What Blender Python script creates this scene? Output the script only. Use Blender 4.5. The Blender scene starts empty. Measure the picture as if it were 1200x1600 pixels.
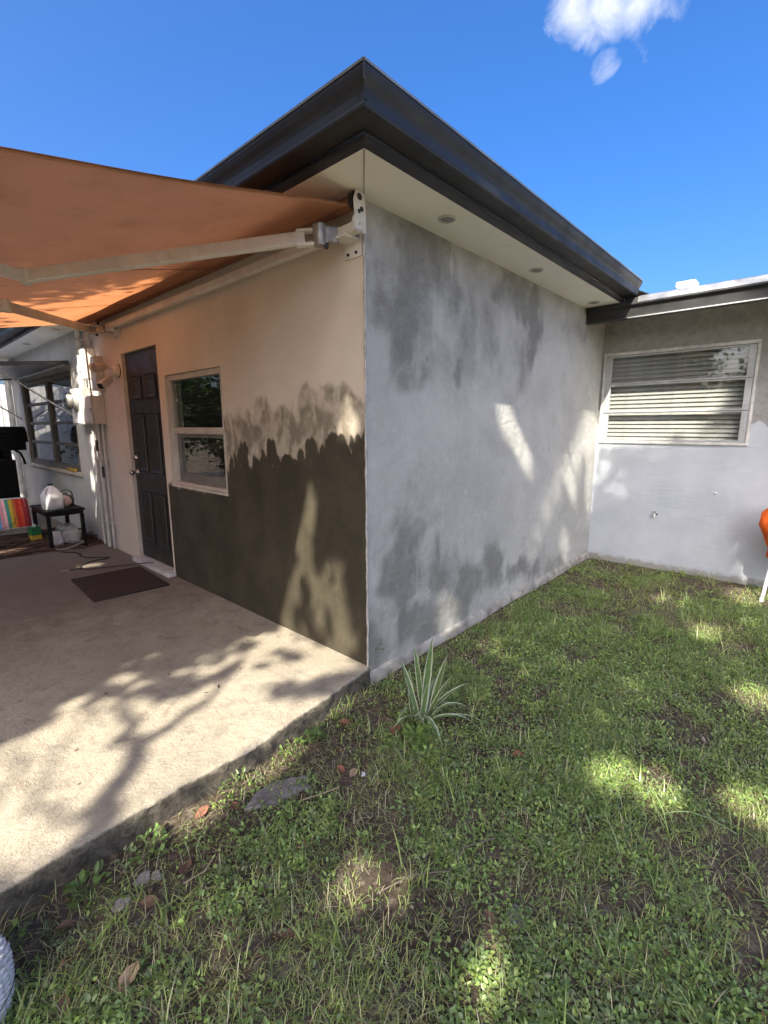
import bpy, bmesh, math, random
import numpy as np
from mathutils import Vector, Matrix

R = math.radians
rng = np.random.default_rng(7)
random.seed(7)
scene = bpy.context.scene
COL = scene.collection

# ------------------------------------------------------------------ camera
CAM = Vector((-1.8195, -1.7964, 1.3729))
YAW, PITCH, ROLL, FPX = 0.7413, -0.179, 0.0017, 739.3
cam_d = bpy.data.cameras.new('camera')
cam = bpy.data.objects.new('camera', cam_d)
COL.objects.link(cam)
cam_d.sensor_fit = 'HORIZONTAL'
cam_d.sensor_width = 36.0
cam_d.lens = 36.0 * FPX / 1200.0
cam_d.clip_start = 0.02
cam_d.clip_end = 2000
fw = Vector((math.cos(PITCH) * math.cos(YAW), math.cos(PITCH) * math.sin(YAW), math.sin(PITCH)))
rt = fw.cross(Vector((0, 0, 1))).normalized()
dn = fw.cross(rt)
r2 = math.cos(ROLL) * rt + math.sin(ROLL) * dn
d2 = -math.sin(ROLL) * rt + math.cos(ROLL) * dn
cam.matrix_world = Matrix(((r2.x, -d2.x, -fw.x, CAM.x), (r2.y, -d2.y, -fw.y, CAM.y), (r2.z, -d2.z, -fw.z, CAM.z), (0, 0, 0, 1)))
scene.camera = cam

# ------------------------------------------------------------------ light
SUN = Vector((1.0, 0.43, -0.98))            # the way the light travels
SUN_EL = math.atan2(0.98, math.hypot(1, 0.43))
SUN_AZ = math.atan2(-1.0, -0.43)            # from +Y, clockwise
world = bpy.data.worlds.new('World')
scene.world = world
world.use_nodes = True
wn, wl = world.node_tree.nodes, world.node_tree.links
wn.clear()
out = wn.new('ShaderNodeOutputWorld')
bg = wn.new('ShaderNodeBackground')
bg.inputs['Strength'].default_value = 0.15
sky = wn.new('ShaderNodeTexSky')
sky.sky_type = 'NISHITA'
sky.sun_disc = False
sky.sun_elevation = SUN_EL
sky.sun_rotation = SUN_AZ
sky.air_density = 0.75
sky.dust_density = 6.0
sky.ozone_density = 4.0
# a few ragged fair-weather clouds, part of the sky itself
tc = wn.new('ShaderNodeTexCoord')
def wmath(op, a, b=None, clamp=False):
    n = wn.new('ShaderNodeMath'); n.operation = op; n.use_clamp = clamp
    for i, v in enumerate((a, b)):
        if v is None: continue
        if isinstance(v, (int, float)): n.inputs[i].default_value = v
        else: wl.new(v, n.inputs[i])
    return n.outputs[0]
nz = wn.new('ShaderNodeTexNoise'); nz.inputs['Scale'].default_value = 20.0; nz.inputs['Detail'].default_value = 8; nz.inputs['Roughness'].default_value = .58
nz.inputs['Distortion'].default_value = .5
wl.new(tc.outputs['Generated'], nz.inputs['Vector'])
cloud = None
for (dx, dy, dz, rad) in ((1.183, .44, .875, .062), (1.135, .49, .87, .045), (1.228, .392, .88, .050), (1.172, .43, .757, .026), (-.2, 1.2, .9, .16), (.3, -1.2, .8, .14), (-1.2, .9, .7, .15)):
    v = Vector((dx, dy, dz)).normalized()
    d = wn.new('ShaderNodeVectorMath'); d.operation = 'DISTANCE'
    wl.new(tc.outputs['Generated'], d.inputs[0]); d.inputs[1].default_value = v
    f = wmath('SUBTRACT', 1.0, wmath('DIVIDE', d.outputs['Value'], rad))
    f = wmath('MAXIMUM', f, -1.0)
    cloud = f if cloud is None else wmath('MAXIMUM', cloud, f)
dens = wmath('ADD', cloud, wmath('MULTIPLY', wmath('SUBTRACT', nz.outputs['Fac'], .5), 2.6))
dens = wmath('MULTIPLY', dens, .75, True)
dens = wmath('MULTIPLY', dens, wmath('MULTIPLY', wmath('ADD', cloud, .62), 3.0, True), True)
mx = wn.new('ShaderNodeMix'); mx.data_type = 'RGBA'
hs = wn.new('ShaderNodeHueSaturation'); hs.inputs['Saturation'].default_value = 1.36; hs.inputs['Value'].default_value = 1.0; hs.inputs['Hue'].default_value = .505
wl.new(sky.outputs[0], hs.inputs['Color'])
wl.new(dens, mx.inputs[0]); wl.new(hs.outputs[0], mx.inputs[6])
mx.inputs[7].default_value = (2.6, 2.75, 3.1, 1)
wl.new(mx.outputs[2], bg.inputs['Color'])
wl.new(bg.outputs[0], out.inputs['Surface'])

sun_d = bpy.data.lights.new('sun', 'SUN')
sun_d.energy = 5.0
sun_d.angle = R(0.5)
sun_d.color = (1.0, .93, .80)
sun = bpy.data.objects.new('sun', sun_d)
sun.location = (-20, -9, 20)
sun.rotation_euler = SUN.to_track_quat('-Z', 'Y').to_euler()
COL.objects.link(sun)

scene.view_settings.view_transform = 'Standard'
scene.view_settings.look = 'None'
scene.view_settings.exposure = 1.4
scene.view_settings.gamma = 1.0
scene.view_settings.use_curve_mapping = False

# ------------------------------------------------------------------ helpers
def S(r, g, b):
    f = lambda c: ((c / 255 + .055) / 1.055) ** 2.4 if c > 10 else c / 255 / 12.92
    return (f(r), f(g), f(b))

def c4(c): return (c[0], c[1], c[2], 1.0)

class NT:
    def __init__(s, name):
        s.m = bpy.data.materials.new(name); s.m.use_nodes = True
        s.n = s.m.node_tree.nodes; s.l = s.m.node_tree.links
        s.b = s.n['Principled BSDF']; s.o = s.n['Material Output']
        s.tc = s.n.new('ShaderNodeTexCoord').outputs['Object']
    def put(s, sock, v):
        if isinstance(v, (int, float)): sock.default_value = v
        elif isinstance(v, (tuple, list)): sock.default_value = c4(v) if len(v) == 3 and sock.type == 'RGBA' else v
        else: s.l.new(v, sock)
    def noise(s, scale, detail=5, rough=.6, dist=0.0, vec=None):
        n = s.n.new('ShaderNodeTexNoise')
        n.inputs['Scale'].default_value = scale; n.inputs['Detail'].default_value = detail
        n.inputs['Roughness'].default_value = rough; n.inputs['Distortion'].default_value = dist
        s.l.new(vec if vec is not None else s.tc, n.inputs['Vector'])
        return n.outputs['Fac']
    def voro(s, scale, feat='F1', vec=None):
        n = s.n.new('ShaderNodeTexVoronoi'); n.feature = feat; n.inputs['Scale'].default_value = scale
        s.l.new(vec if vec is not None else s.tc, n.inputs['Vector'])
        return n.outputs['Distance']
    def scaled(s, v):
        n = s.n.new('ShaderNodeMapping'); n.inputs['Scale'].default_value = v
        s.l.new(s.tc, n.inputs['Vector']); return n.outputs[0]
    def ramp(s, f, a, b, lo=0., hi=1.):
        n = s.n.new('ShaderNodeMapRange'); n.interpolation_type = 'SMOOTHSTEP'
        s.put(n.inputs['Value'], f); n.inputs['From Min'].default_value = a; n.inputs['From Max'].default_value = b
        n.inputs['To Min'].default_value = lo; n.inputs['To Max'].default_value = hi
        return n.outputs[0]
    def mix(s, f, a, b):
        n = s.n.new('ShaderNodeMix'); n.data_type = 'RGBA'
        s.put(n.inputs[0], f); s.put(n.inputs[6], a); s.put(n.inputs[7], b); return n.outputs[2]
    def math(s, op, a, b=0., clamp=False):
        n = s.n.new('ShaderNodeMath'); n.operation = op; n.use_clamp = clamp
        s.put(n.inputs[0], a); s.put(n.inputs[1], b); return n.outputs[0]
    def attr(s, name, out='Fac'):
        n = s.n.new('ShaderNodeAttribute'); n.attribute_name = name; return n.outputs[out]
    def bump(s, h, strength=.3, dist=.01, prev=None):
        n = s.n.new('ShaderNodeBump'); n.inputs['Strength'].default_value = strength; n.inputs['Distance'].default_value = dist
        s.l.new(h, n.inputs['Height'])
        if prev is not None: s.l.new(prev, n.inputs['Normal'])
        return n.outputs[0]
    def fin(s, col, rough=.6, metal=0., normal=None, spec=.5):
        s.put(s.b.inputs['Base Color'], col); s.put(s.b.inputs['Roughness'], rough)
        s.put(s.b.inputs['Metallic'], metal); s.b.inputs['Specular IOR Level'].default_value = spec
        if normal is not None: s.l.new(normal, s.b.inputs['Normal'])
        return s.m

_mats = {}
def plain(name, col, rough=.5, metal=0., vary=.18, scale=6., bump=.0, bscale=60., spec=.5, dirt=None):
    """solid colour with uneven tone, and dirt of its own shape"""
    if name in _mats: return _mats[name]
    t = NT(name)
    f = t.ramp(t.noise(scale, 6), .3, .7)
    a = tuple(c * (1 - vary) for c in col); b = tuple(min(1, c * (1 + vary)) for c in col)
    c = t.mix(f, a, b)
    if dirt:
        c = t.mix(t.math('MULTIPLY', t.ramp(t.noise(scale * 2.3, 8, .7), .52, .72), .55), c, dirt)
    nm = t.bump(t.noise(bscale, 4), bump, .005) if bump else None
    _mats[name] = t.fin(c, t.ramp(t.noise(scale * 1.7, 5), .3, .7, max(.02, rough - .08), min(1, rough + .1)), metal, nm, spec)
    return _mats[name]

# ---- value noise for shaping masks
_perm = rng.random((256, 256))
def vnoise(x, y):
    x = np.asarray(x, float); y = np.asarray(y, float)
    xi = np.floor(x).astype(int); yi = np.floor(y).astype(int)
    fx = x - xi; fy = y - yi
    fx = fx * fx * (3 - 2 * fx); fy = fy * fy * (3 - 2 * fy)
    g = lambda i, j: _perm[i & 255, j & 255]
    return (g(xi, yi) * (1 - fx) + g(xi + 1, yi) * fx) * (1 - fy) + (g(xi, yi + 1) * (1 - fx) + g(xi + 1, yi + 1) * fx) * fy
def fbm(x, y, o=4):
    s = 0; a = .5; t = 0
    for i in range(o):
        s = s + a * vnoise(x * 2 ** i + 17 * i, y * 2 ** i + 31 * i); t += a; a *= .5
    return s / t
def sstep(a, b, x):
    t = np.clip((x - a) / (b - a), 0, 1); return t * t * (3 - 2 * t)

# ---- meshes
class MB:
    def __init__(s): s.v = []; s.f = []; s.sm = []
    def add(s, v, f, smooth=False):
        o = len(s.v); s.v += [tuple(p) for p in v]; s.f += [tuple(i + o for i in q) for q in f]; s.sm += [smooth] * len(f); return s
    def box(s, a, b, bev=0.0):
        x0, y0, z0 = (min(a[i], b[i]) for i in range(3)); x1, y1, z1 = (max(a[i], b[i]) for i in range(3))
        if bev <= 0:
            s.add([(x0, y0, z0), (x1, y0, z0), (x1, y1, z0), (x0, y1, z0), (x0, y0, z1), (x1, y0, z1), (x1, y1, z1), (x0, y1, z1)],
                  [(0, 3, 2, 1), (4, 5, 6, 7), (0, 1, 5, 4), (1, 2, 6, 5), (2, 3, 7, 6), (3, 0, 4, 7)])
        else:
            bm = bmesh.new(); bmesh.ops.create_cube(bm, size=1)
            for v in bm.verts: v.co = Vector(((x0 + x1) / 2 + v.co.x * (x1 - x0), (y0 + y1) / 2 + v.co.y * (y1 - y0), (z0 + z1) / 2 + v.co.z * (z1 - z0)))
            bmesh.ops.bevel(bm, geom=list(bm.edges), offset=bev, segments=2, affect='EDGES', profile=.6)
            s.bm(bm)
        return s
    def bm(s, bm, smooth=False):
        bm.verts.index_update()
        s.add([v.co[:] for v in bm.verts], [[v.index for v in f.verts] for f in bm.faces], smooth); bm.free(); return s
    def xbox(s, M, sx, sy, sz, bev=0.0):
        """a box of full sizes sx,sy,sz centred on matrix M"""
        t = MB().box((-sx / 2, -sy / 2, -sz / 2), (sx / 2, sy / 2, sz / 2), bev)
        s.add([M @ Vector(v) for v in t.v], t.f); return s
    def bar(s, p, q, w, h, bev=0.0, up=(0, 0, 1)):
        p = Vector(p); q = Vector(q); d = (q - p); L = d.length; d.normalize()
        sd = d.cross(Vector(up)).normalized(); u = sd.cross(d)
        M = Matrix(((d.x, sd.x, u.x, (p.x + q.x) / 2), (d.y, sd.y, u.y, (p.y + q.y) / 2), (d.z, sd.z, u.z, (p.z + q.z) / 2), (0, 0, 0, 1)))
        return s.xbox(M, L, w, h, bev)
    def tube(s, pts, r, n=8, cap=True):
        pts = [Vector(p) for p in pts]; rr = r if isinstance(r, (list, tuple)) else [r] * len(pts)
        rings = []; up = Vector((.123, .456, .88))
        for i, p in enumerate(pts):
            d = (pts[min(i + 1, len(pts) - 1)] - pts[max(i - 1, 0)])
            if d.length < 1e-9: d = Vector((0, 0, 1))
            d.normalize()
            a = (up - d * up.dot(d))
            if a.length < 1e-3: a = d.orthogonal()
            a.normalize(); up = a; b = d.cross(a)
            rings.append([p + (a * math.cos(2 * math.pi * k / n) + b * math.sin(2 * math.pi * k / n)) * rr[i] for k in range(n)])
        v = [q for g in rings for q in g]; f = []
        for i in range(len(pts) - 1):
            for k in range(n):
                k2 = (k + 1) % n; f.append((i * n + k, i * n + k2, (i + 1) * n + k2, (i + 1) * n + k))
        s.add(v, f, True)
        if cap:
            m = len(pts) - 1
            s.add(rings[0], [tuple(range(n))[::-1]]); s.add(rings[m], [tuple(range(n))])
        return s
    def lathe(s, prof, M=Matrix.Identity(4), n=20, sx=1., sy=1.):
        v = []; f = []
        for (r, z) in prof:
            for k in range(n):
                a = 2 * math.pi * k / n; v.append(M @ Vector((r * math.cos(a) * sx, r * math.sin(a) * sy, z)))
        for i in range(len(prof) - 1):
            for k in range(n):
                k2 = (k + 1) % n; f.append((i * n + k, i * n + k2, (i + 1) * n + k2, (i + 1) * n + k))
        s.add(v, f, True); return s
    def prism(s, poly, axis, a, b):
        """poly in the two other axes, extruded along axis from a to b"""
        n = len(poly)
        def P(p, t):
            l = list(p); l.insert(axis, t); return tuple(l)
        s.add([P(p, a) for p in poly] + [P(p, b) for p in poly],
              [tuple(range(n))[::-1], tuple(range(n, 2 * n))] + [(i, (i + 1) % n, n + (i + 1) % n, n + i) for i in range(n)]); return s
    def mesh(s, name, mat):
        me = bpy.data.meshes.new(name); me.from_pydata(s.v, [], s.f); me.validate()
        me.polygons.foreach_set('use_smooth', s.sm[:len(me.polygons)] if len(s.sm) >= len(me.polygons) else [False] * len(me.polygons))
        bm = bmesh.new(); bm.from_mesh(me); bmesh.ops.recalc_face_normals(bm, faces=list(bm.faces)); bm.to_mesh(me); bm.free()
        if mat: me.materials.append(mat)
        return me
    def build(s, name, mat, parent=None): return link(name, s.mesh(name, mat), parent)

def link(name, me, parent=None, **kw):
    o = bpy.data.objects.new(name, me); COL.objects.link(o)
    if parent: o.parent = parent
    for k, v in kw.items(): o[k] = v
    return o
def tag(o, label, cat=None, group=None):
    o['label'] = label
    if cat: o['category'] = cat
    if group: o['group'] = group
    return o
def thing(name, label, cat, loc=(0, 0, 0), group=None):
    o = bpy.data.objects.new(name, None); COL.objects.link(o); o.location = loc; o.empty_display_size = .1
    return tag(o, label, cat, group)
def structure(o): o['kind'] = 'structure'; return o
def stuff(o): o['kind'] = 'stuff'; return o
def reparent(o, parent):
    o.parent = parent; o.matrix_parent_inverse = Matrix.Translation(-Vector(parent.location)); return o

def tri_mesh(name, co, tris, mat, tint=None, smooth=False):
    co = np.asarray(co, np.float32); tris = np.asarray(tris, np.int32)
    me = bpy.data.meshes.new(name)
    me.vertices.add(len(co)); me.vertices.foreach_set('co', co.ravel())
    me.loops.add(tris.size); me.loops.foreach_set('vertex_index', tris.ravel())
    k = tris.shape[1]
    me.polygons.add(len(tris)); me.polygons.foreach_set('loop_start', np.arange(0, tris.size, k, dtype=np.int32))
    if smooth: me.polygons.foreach_set('use_smooth', np.ones(len(tris), bool))
    me.update(calc_edges=True)
    if tint is not None:
        a = me.attributes.new('tint', 'FLOAT_COLOR', 'POINT')
        t = np.ones((len(co), 4), np.float32); t[:, :3] = tint; a.data.foreach_set('color', t.ravel())
    me.materials.append(mat)
    return me

def grid_wall(name, us, zs, fn, holes, mat, attrs, parent, smooth=True):
    """a wall sheet on a fine grid, with openings; fn(u,z) gives the point, attrs {name: array fn(U,Z)}"""
    us = np.asarray(us); zs = np.asarray(zs); nu, nz_ = len(us), len(zs)
    U, Z = np.meshgrid(us, zs, indexing='ij')
    co = fn(U, Z).reshape(-1, 3)
    idx = np.arange(nu * nz_).reshape(nu, nz_)
    q = np.stack([idx[:-1, :-1], idx[1:, :-1], idx[1:, 1:], idx[:-1, 1:]], -1).reshape(-1, 4)
    uc = (U[:-1, :-1] + U[1:, 1:]).ravel() / 2; zc = (Z[:-1, :-1] + Z[1:, 1:]).ravel() / 2
    keep = np.ones(len(q), bool)
    for (a, b, c, d) in holes: keep &= ~((uc > a) & (uc < b) & (zc > c) & (zc < d))
    q = q[keep]
    me = tri_mesh(name, co, q, mat, smooth=smooth)
    for k, g in attrs.items():
        a = me.attributes.new(k, 'FLOAT', 'POINT'); a.data.foreach_set('value', g(U, Z).astype(np.float32).ravel())
    return link(name, me, parent)
def lines(a, b, step, extra=()):
    l = list(np.arange(a, b, step)) + [b]
    l = [v for v in l if all(abs(v - e) > step * .45 for e in extra)] + list(extra)
    return sorted(set(l))

H = 2.467            # soffit height
L = 3.536            # length of the rendered wall
def ground_z(x, y):
    return -.108 + .007 * np.clip(x, -3, 4) + (fbm(np.asarray(x) * 1.7 + 40, np.asarray(y) * 1.7 + 40, 3) - .5) * .035 + (fbm(np.asarray(x) * 9 + 80, np.asarray(y) * 9 + 10, 2) - .5) * .010
#@@SPLIT1
# ------------------------------------------------------------------ ground
t = NT('soil')
n1 = t.noise(2.2, 6); n2 = t.noise(38, 8, .7); n3 = t.noise(160, 4, .7)
c = t.mix(t.ramp(n1, .35, .65), (.055, .040, .029), (.115, .088, .066))
c = t.mix(t.ramp(n2, .45, .7), c, (.22, .175, .135))
c = t.mix(t.math('MULTIPLY', t.ramp(t.noise(11, 6, .65), .5, .66), .6), c, (.08, .085, .038))
c = t.mix(t.math('MULTIPLY', t.ramp(n3, .62, .75), .5), c, (.33, .29, .24))
MAT_SOIL = t.fin(c, .95, 0, t.bump(t.math('ADD', n2, t.math('MULTIPLY', n3, .6)), .9, .015), .2)
gx = np.concatenate([np.array([-90, -60, -40, -25, -15, -10, -7, -5]), np.arange(-3.6, 4.4, .05), np.array([5, 7, 10, 15, 25, 40, 60, 90])])
gy = np.concatenate([np.array([-90, -60, -40, -25, -15, -10, -7]), np.arange(-4.6, .5, .05), np.array([1, 2, 4, 7, 10, 15, 25, 40, 60, 90])])
GX, GY = np.meshgrid(gx, gy, indexing='ij')
gi = np.arange(GX.size).reshape(GX.shape)
gq = np.stack([gi[:-1, :-1], gi[1:, :-1], gi[1:, 1:], gi[:-1, 1:]], -1).reshape(-1, 4)
GZ = ground_z(GX, GY)
structure(link('ground', tri_mesh('ground', np.stack([GX, GY, GZ], -1).reshape(-1, 3), gq, MAT_SOIL, smooth=True)))

# ------------------------------------------------------------------ patio slab
t = NT('concrete')
n1 = t.noise(1.3, 6, .6, .4); n2 = t.noise(7, 7, .65); n3 = t.noise(90, 4, .6); n4 = t.noise(420, 2)
c = t.mix(t.ramp(n1, .3, .7), (.30, .262, .198), (.41, .36, .275))
c = t.mix(t.math('MULTIPLY', t.ramp(n2, .48, .68), .6), c, (.22, .19, .16))
c = t.mix(t.math('MULTIPLY', t.ramp(t.noise(3.1, 8, .7, 1.2), .56, .7), .6), c, (.17, .13, .105))
c = t.mix(t.math('MULTIPLY', t.ramp(t.noise(21, 8, .75, .1), .5, .7), .45), c, (.20, .17, .13))
c = t.mix(t.math('MULTIPLY', t.ramp(n3, .55, .72), .45), c, (.56, .53, .47))
cr = t.voro(.55, 'DISTANCE_TO_EDGE', t.mix(.07, t.tc, t.n.new('ShaderNodeTexNoise').outputs['Color']))
c = t.mix(t.ramp(cr, .0, .0025, .22, 0.), c, (.10, .085, .07))
wsc = t.noise(3, 5, .7)
c = t.mix(t.math('MULTIPLY', t.ramp(t.math('ADD', t.attr('shade_grime'), t.math('MULTIPLY', t.math('SUBTRACT', t.noise(5, 7, .7), .5), .7)), .25, .75), .8), c, (.16, .135, .105))  # shade under the awning painted into the slab colour, together with its dirt
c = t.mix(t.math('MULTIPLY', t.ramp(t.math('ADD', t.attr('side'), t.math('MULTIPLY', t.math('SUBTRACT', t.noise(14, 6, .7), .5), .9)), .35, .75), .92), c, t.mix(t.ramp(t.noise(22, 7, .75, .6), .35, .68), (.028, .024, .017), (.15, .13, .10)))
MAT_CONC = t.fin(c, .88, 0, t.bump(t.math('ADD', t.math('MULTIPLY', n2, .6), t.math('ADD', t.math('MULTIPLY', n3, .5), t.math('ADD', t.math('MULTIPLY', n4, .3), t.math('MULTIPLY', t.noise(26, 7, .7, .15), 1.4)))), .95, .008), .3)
ex = np.concatenate([np.arange(-8, -2.2, .15), np.arange(-2.2, -.004, .02), [-.003]])
ey = np.interp(ex, [-8, -2.2, -1.7, -1.35, -.83, -.45, -.2, -.08, 0], [-.16, -.145, -.137, -.128, -.128, -.085, -.055, -.035, -.018])
ey = ey + (fbm(ex * 5, ex * 0 + 3, 2) - .5) * .012 + (fbm(ex * 45, ex * 0 + 9, 2) - .5) * .006
rows = []
chip = np.clip(fbm(ex * 11 + 5, ex * 0 + 20, 3) - .60, 0, 1) * .06
for k, (off, z) in enumerate(((12, 0), (6, 0), (3, 0.0), (1.6, 0.001), (.9, -.001), (.45, .001), (.2, 0.), (.08, .0), (.03, -.001), (.012, -.003), (.004, -.009), (.0, -.02), (.002, -.05), (.006, -.09), (.0, -.16))):
    oy = off - ey if k == 0 else off
    jit = (fbm(ex * 25 + k * 7, ex * 0 + k, 2) - .5) * (.014 if 10 < k else .006 if 9 < k else .0)
    zz = np.full(len(ex), float(z)) - (chip * (1 if k in (9, 10) else .0) if k < 12 else 0)
    rows.append(np.stack([ex, ey + oy + jit + (chip * .5 if k in (10, 11) else 0), zz], -1))
SV = np.stack(rows, 1); si = np.arange(SV.shape[0] * SV.shape[1]).reshape(SV.shape[:2])
sq = np.stack([si[:-1, :-1], si[1:, :-1], si[1:, 1:], si[:-1, 1:]], -1).reshape(-1, 4)[:, ::-1]
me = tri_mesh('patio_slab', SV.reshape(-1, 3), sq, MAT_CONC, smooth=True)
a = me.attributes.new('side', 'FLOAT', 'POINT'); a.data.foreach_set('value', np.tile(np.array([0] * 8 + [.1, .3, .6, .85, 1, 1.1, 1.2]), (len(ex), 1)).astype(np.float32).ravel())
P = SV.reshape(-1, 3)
a = me.attributes.new('shade_grime', 'FLOAT', 'POINT'); a.data.foreach_set('value', (sstep(.3, 2.8, P[:, 1]) * .80).astype(np.float32))
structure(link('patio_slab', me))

# ------------------------------------------------------------------ house
house = thing('house', 'single storey stucco house with charcoal gutters and a freshly rendered grey corner', 'house')

# stain edges on the side wall, as heights along the wall
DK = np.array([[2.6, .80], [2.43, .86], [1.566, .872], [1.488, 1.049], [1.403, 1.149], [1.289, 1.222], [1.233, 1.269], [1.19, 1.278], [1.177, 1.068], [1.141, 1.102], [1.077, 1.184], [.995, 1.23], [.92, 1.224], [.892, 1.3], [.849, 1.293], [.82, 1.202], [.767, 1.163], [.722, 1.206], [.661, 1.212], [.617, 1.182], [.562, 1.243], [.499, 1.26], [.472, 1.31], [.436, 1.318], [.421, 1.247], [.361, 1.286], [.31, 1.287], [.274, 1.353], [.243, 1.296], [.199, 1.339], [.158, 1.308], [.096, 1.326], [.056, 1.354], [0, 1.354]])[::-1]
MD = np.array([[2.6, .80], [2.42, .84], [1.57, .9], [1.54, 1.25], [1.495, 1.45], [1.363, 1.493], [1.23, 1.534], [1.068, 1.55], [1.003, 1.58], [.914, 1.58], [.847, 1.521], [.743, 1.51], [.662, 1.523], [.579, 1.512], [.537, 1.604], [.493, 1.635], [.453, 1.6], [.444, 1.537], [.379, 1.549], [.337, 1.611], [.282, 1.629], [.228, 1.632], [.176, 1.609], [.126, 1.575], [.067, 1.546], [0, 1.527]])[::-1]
_dr = np.random.default_rng(21)
def dabs(pts, n, ru, rz, jit):
    """overlapping round brush dabs whose tops follow a height line"""
    u = np.concatenate([pts[:, 0], _dr.uniform(0, 1.55, n)]); z = np.interp(u, pts[:, 0], pts[:, 1]) + np.concatenate([np.zeros(len(pts)), -np.abs(_dr.normal(0, jit, n))])
    return [(a, b, _dr.uniform(*ru), _dr.uniform(*rz), _dr.uniform(-.5, .5), _dr.uniform(.35, 1.0)) for a, b in zip(u, z) if a < 1.55]
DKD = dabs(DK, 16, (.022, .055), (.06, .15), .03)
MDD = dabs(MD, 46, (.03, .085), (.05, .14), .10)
def dab_field(U, Z, l, soft, opaque):
    wu = U + (fbm(U * 18, Z * 18, 3) - .5) * .03; wz = Z + (fbm(U * 18 + 40, Z * 18, 3) - .5) * .04
    o = np.zeros_like(U)
    for (a, b, ru, rz, k, w) in l:
        v = wz - (b - rz); u = wu - a - v * k * .4
        f = (1 - sstep(soft[0], soft[1], np.hypot(u / ru, v / rz))) * (1 if opaque else w)
        o = np.maximum(o, f) if opaque else 1 - (1 - o) * (1 - f * .75)
    return o
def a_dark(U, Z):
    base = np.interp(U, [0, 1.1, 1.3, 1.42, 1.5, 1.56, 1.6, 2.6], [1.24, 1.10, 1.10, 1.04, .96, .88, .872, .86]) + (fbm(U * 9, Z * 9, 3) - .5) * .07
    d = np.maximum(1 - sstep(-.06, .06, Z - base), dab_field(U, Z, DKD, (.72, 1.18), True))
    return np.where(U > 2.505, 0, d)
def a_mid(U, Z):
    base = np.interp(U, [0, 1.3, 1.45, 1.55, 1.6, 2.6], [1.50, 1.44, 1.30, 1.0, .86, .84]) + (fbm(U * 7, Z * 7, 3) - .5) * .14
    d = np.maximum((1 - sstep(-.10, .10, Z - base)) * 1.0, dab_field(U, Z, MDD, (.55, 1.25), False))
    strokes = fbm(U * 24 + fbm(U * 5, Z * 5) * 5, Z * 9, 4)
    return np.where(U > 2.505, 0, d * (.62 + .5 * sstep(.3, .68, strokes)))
t = NT('side_wall_paint')
n1 = t.noise(2.0, 5); nb = t.noise(140, 3, .7); nc = t.noise(26, 5, .65)
c = t.mix(t.ramp(n1, .3, .7), (.66, .575, .465), (.74, .65, .535))
c = t.mix(t.math('MULTIPLY', t.ramp(t.noise(8, 8, .75), .55, .75), .35), c, (.42, .35, .275))
far = t.attr('far')
c = t.mix(far, c, t.mix(t.ramp(t.noise(3, 7, .7), .35, .7), (.46, .45, .42), (.56, .55, .52)))
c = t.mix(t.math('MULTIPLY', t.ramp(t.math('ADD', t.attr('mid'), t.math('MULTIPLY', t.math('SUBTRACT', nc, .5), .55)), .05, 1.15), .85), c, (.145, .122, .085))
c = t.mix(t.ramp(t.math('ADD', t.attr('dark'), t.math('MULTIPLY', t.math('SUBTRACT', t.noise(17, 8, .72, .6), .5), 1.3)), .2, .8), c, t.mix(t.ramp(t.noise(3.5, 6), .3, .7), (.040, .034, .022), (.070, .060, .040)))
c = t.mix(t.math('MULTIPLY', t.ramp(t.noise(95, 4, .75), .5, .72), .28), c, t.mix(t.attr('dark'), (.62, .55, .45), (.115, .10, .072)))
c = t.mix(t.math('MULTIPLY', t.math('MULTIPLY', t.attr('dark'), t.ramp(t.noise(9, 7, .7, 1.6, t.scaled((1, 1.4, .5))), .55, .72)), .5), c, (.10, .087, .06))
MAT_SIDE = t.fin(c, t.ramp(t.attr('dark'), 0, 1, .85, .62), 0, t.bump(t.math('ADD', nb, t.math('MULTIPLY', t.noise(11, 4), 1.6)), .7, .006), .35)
DOOR = (2.529, 3.338, .04, 2.07); WIN = (1.466, 2.401, .872, 1.802); FAR = (5.02, 7.62, .80, 2.05)
us = lines(0, 1.72, .0125) + lines(1.75, 8.3, .06, (DOOR[0], DOOR[1], WIN[1], FAR[0], FAR[1], 2.505, 2.51))
us = sorted(set(list(us) + [WIN[0]])); us = [u for u in us if u in (WIN[0],) or abs(u - WIN[0]) > .006]
zs = lines(-.16, H + .01, .0125, (DOOR[2], DOOR[3], WIN[2], WIN[3], FAR[2], FAR[3]))
wv = lambda U, Z: (fbm(U * 2.5, Z * 2.5, 3) - .5) * .008
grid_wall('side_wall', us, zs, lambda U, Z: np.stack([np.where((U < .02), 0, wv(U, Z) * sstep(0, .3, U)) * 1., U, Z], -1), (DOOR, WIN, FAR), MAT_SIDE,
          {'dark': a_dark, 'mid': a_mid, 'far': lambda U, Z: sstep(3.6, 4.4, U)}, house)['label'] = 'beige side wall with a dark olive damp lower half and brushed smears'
m = MB()
def reveal(m, o, dep, ax):
    u0, u1, z0, z1 = o; v = []
    for dd in (-.004, dep):
        for (u, z) in ((u0, z0), (u1, z0), (u1, z1), (u0, z1)):
            v.append((dd, u, z) if ax == 0 else (dd, u, z))
    m.add(v, [(0, 1, 5, 4), (1, 2, 6, 5), (2, 3, 7, 6), (3, 0, 4, 7)])
for o in (DOOR, WIN, FAR):
    m = MB(); reveal(m, o, .13, 0); m.build('wall_reveal', plain('reveal_paint', (.52, .46, .38), .8, 0, .15, 5, .2, 120), house)

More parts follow.
